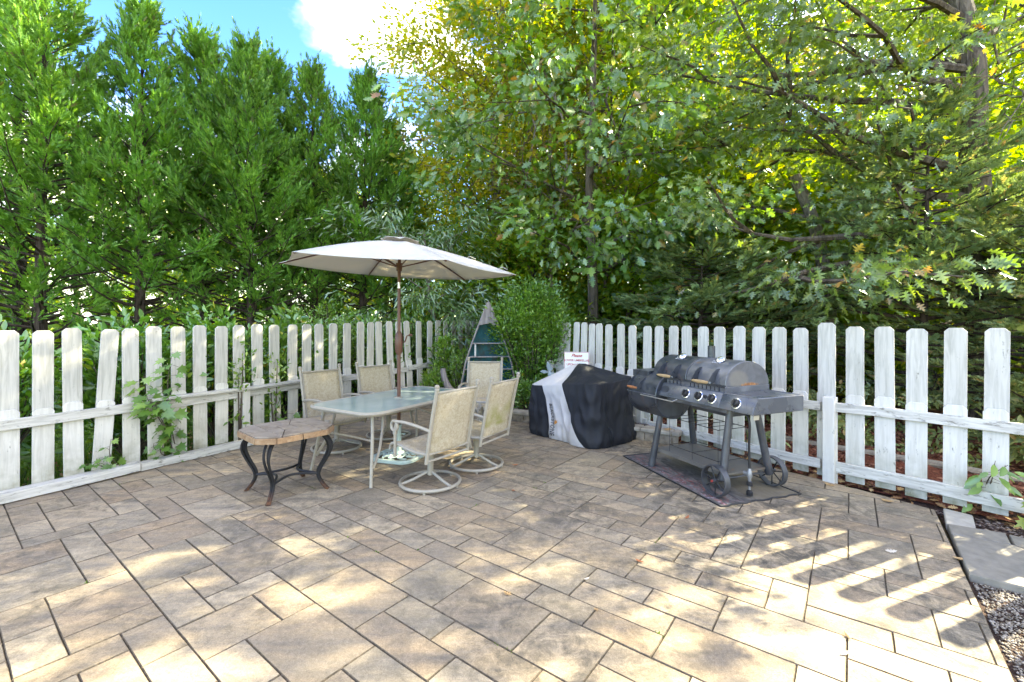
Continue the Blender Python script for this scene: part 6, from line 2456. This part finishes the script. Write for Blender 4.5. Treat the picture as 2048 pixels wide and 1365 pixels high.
# ------------------------------------------------------------------ loose ground cover
def scatter(name, n, poly, z, smin, smax, mat, seed, flat=0.5, shape='chip'):
    rng = np.random.default_rng(seed)
    P = np.array([(p[0], p[1]) for p in poly])
    lo, hi = P.min(0), P.max(0)
    pts_ = []
    vp = [Vector(p) for p in poly]
    while len(pts_) < n:
        q = rng.uniform(lo, hi, (n, 2))
        for a in q:
            ins = False
            j = len(vp) - 1
            for i in range(len(vp)):
                if (vp[i].y > a[1]) != (vp[j].y > a[1]) and a[0] < (vp[j].x - vp[i].x) * (a[1] - vp[i].y) / (vp[j].y - vp[i].y) + vp[i].x:
                    ins = not ins
                j = i
            if ins:
                pts_.append(a)
            if len(pts_) >= n:
                break
    pts_ = np.array(pts_)
    if shape == 'leaf':
        Pz = np.column_stack([pts_, np.full(n, z) + rng.uniform(0.0, 0.02, n)])
        D = rng.normal(size=(n, 3)) * np.array([1, 1, 0.25])
        N = rng.normal(size=(n, 3)) * 0.35 + np.array([0, 0, 1])
        return stuff(link(name, leaves_mesh(name, Pz, D, N, rng.uniform(smin, smax, n), T_OAK if smax > 0.05 else T_ELL, mat)))
    octv = np.array([(1, 0, 0), (0, 1, 0), (-1, 0, 0), (0, -1, 0), (0, 0, 1), (0, 0, -1)], float)
    octf = np.array([(0, 1, 4), (1, 2, 4), (2, 3, 4), (3, 0, 4), (1, 0, 5), (2, 1, 5), (3, 2, 5), (0, 3, 5)])
    s = rng.uniform(smin, smax, n)
    ax_ = rng.uniform(0.6, 1.5, (n, 3)) * np.array([1, 1, flat])
    if shape == 'chip':
        ax_ = ax_ * np.array([1.6, 0.6, 0.7])
    V = octv[None] * ax_[:, None, :] * s[:, None, None]
    V += rng.normal(size=V.shape) * (0.12 * s)[:, None, None]
    a = rng.uniform(0, 6.28, n)
    c, sn = np.cos(a)[:, None], np.sin(a)[:, None]
    V = np.stack([V[..., 0] * c - V[..., 1] * sn, V[..., 0] * sn + V[..., 1] * c, V[..., 2]], -1)
    V += np.column_stack([pts_, np.full(n, z)])[:, None, :]
    loops = (octf[None] + (np.arange(n) * 6)[:, None, None]).ravel()
    return stuff(link(name, np_mesh(name, V.reshape(-1, 3), loops, np.arange(n * 8) * 3, np.full(n * 8, 3), mat)))


scatter('pebbles', 9000, [(2.82, 2.74), (3.0, 2.60), (3.45, 2.35), (3.4, 1.5), (2.6, 1.1), (2.0, 1.45), (2.27, 2.02)], -0.030, 0.0045, 0.0095, M['pebble'], 1, 0.7, 'pebble')
scatter('bark_chippings', 9000, [(3.35, 4.40), (2.2, 6.0), (1.3, 7.6), (3.6, 8.6), (6.6, 5.6), (5.2, 2.6)], -0.012, 0.012, 0.03, M['chips'], 2)
scatter('bark_chippings', 2600, [(3.55, 3.70), (3.60, 3.80), (4.3, 3.2), (4.7, 2.6), (3.68, 2.5), (3.66, 3.25)], -0.036, 0.008, 0.02, M['chips_dark'], 3)
scatter('bark_chippings', 1800, [(-1.80, 8.62), (2.2, 5.92), (2.1, 6.2), (0.6, 8.3), (-1.2, 9.0)], 0.14, 0.008, 0.022, M['chips_dark'], 4)
scatter('soil_chips', 900, [(3.40, 2.3), (3.7, 2.4), (3.3, 1.0), (2.2, 0.9), (1.95, 1.45), (2.6, 1.25)], -0.03, 0.008, 0.02, M['chips_dark'], 5)
scatter('leaf_litter', 420, [(3.14, 4.46), (2.15, 5.95), (2.4, 6.3), (3.5, 4.9), (4.7, 3.2), (4.4, 2.7), (3.7, 3.68)], -0.02, 0.05, 0.10, M['litter'], 6, shape='leaf')
scatter('leaf_litter', 2600, [(0.5, 8.8), (-0.5, 11), (2, 15), (12, 13), (10, 5), (6.5, 2.0), (3.8, 8.0)], -0.03, 0.07, 0.13, M['litter'], 7, shape='leaf')
scatter('leaf_litter', 500, [(-4.5, 4.2), (-1.9, 8.7), (-3.0, 9.5), (-6.2, 4.6)], -0.06, 0.05, 0.10, M['litter'], 8, shape='leaf')
# grass blades on the lawn side
rng = np.random.default_rng(9)
n = 16000
t_ = rng.uniform(-1.5, 6.5, n)
o_ = np.abs(rng.normal(size=n)) * 2.2 + 0.12
Pg = np.column_stack([-4.47 + 0.507 * t_ - 0.862 * o_, 3.90 + 0.862 * t_ + 0.507 * o_, np.full(n, -0.085)])
Dg = rng.normal(size=(n, 3)) * 0.35 + np.array([0, 0, 1])
stuff(link('grass', leaves_mesh('grass', Pg, Dg, rng.normal(size=(n, 3)), rng.uniform(0.06, 0.16, n), half_leaf([(0, 0), (0.05, 0.4), (0, 1)], 0.2), M['moss'])))

# moss and weeds in the paving joints
rng = np.random.default_rng(10)
Pm, Sm = [], []
rr = random.Random(14)
sp = [r_ for r_ in rects if 2.0 < (PO + A_ * (r_[0] * UN) + B_ * (r_[1] * UN)).y < 5.2]
for r_ in rr.sample(sp, min(24, len(sp))):
    p = PO + A_ * (r_[0] * UN) + B_ * (r_[1] * UN)
    if abs(p.x) > p.y * 1.1:
        continue
    d = A_ if rr.random() < 0.5 else B_
    m = rr.randrange(6, 26)
    for _ in range(m):
        q = p + d * rr.uniform(-0.01, 0.10 if m > 15 else 0.03) + Vector((rr.gauss(0, 0.003), rr.gauss(0, 0.003)))
        Pm.append((q.x, q.y, -0.008))
        Sm.append(rr.uniform(0.008, 0.020))
Pm, Sm = np.array(Pm), np.array(Sm)
Dm = rng.normal(size=(len(Pm), 3)) * 0.8 + np.array([0, 0, 0.7])
stuff(link('joint_moss', leaves_mesh('joint_moss', Pm, Dm, rng.normal(size=(len(Pm), 3)), Sm, T_ELL, M['moss'])))
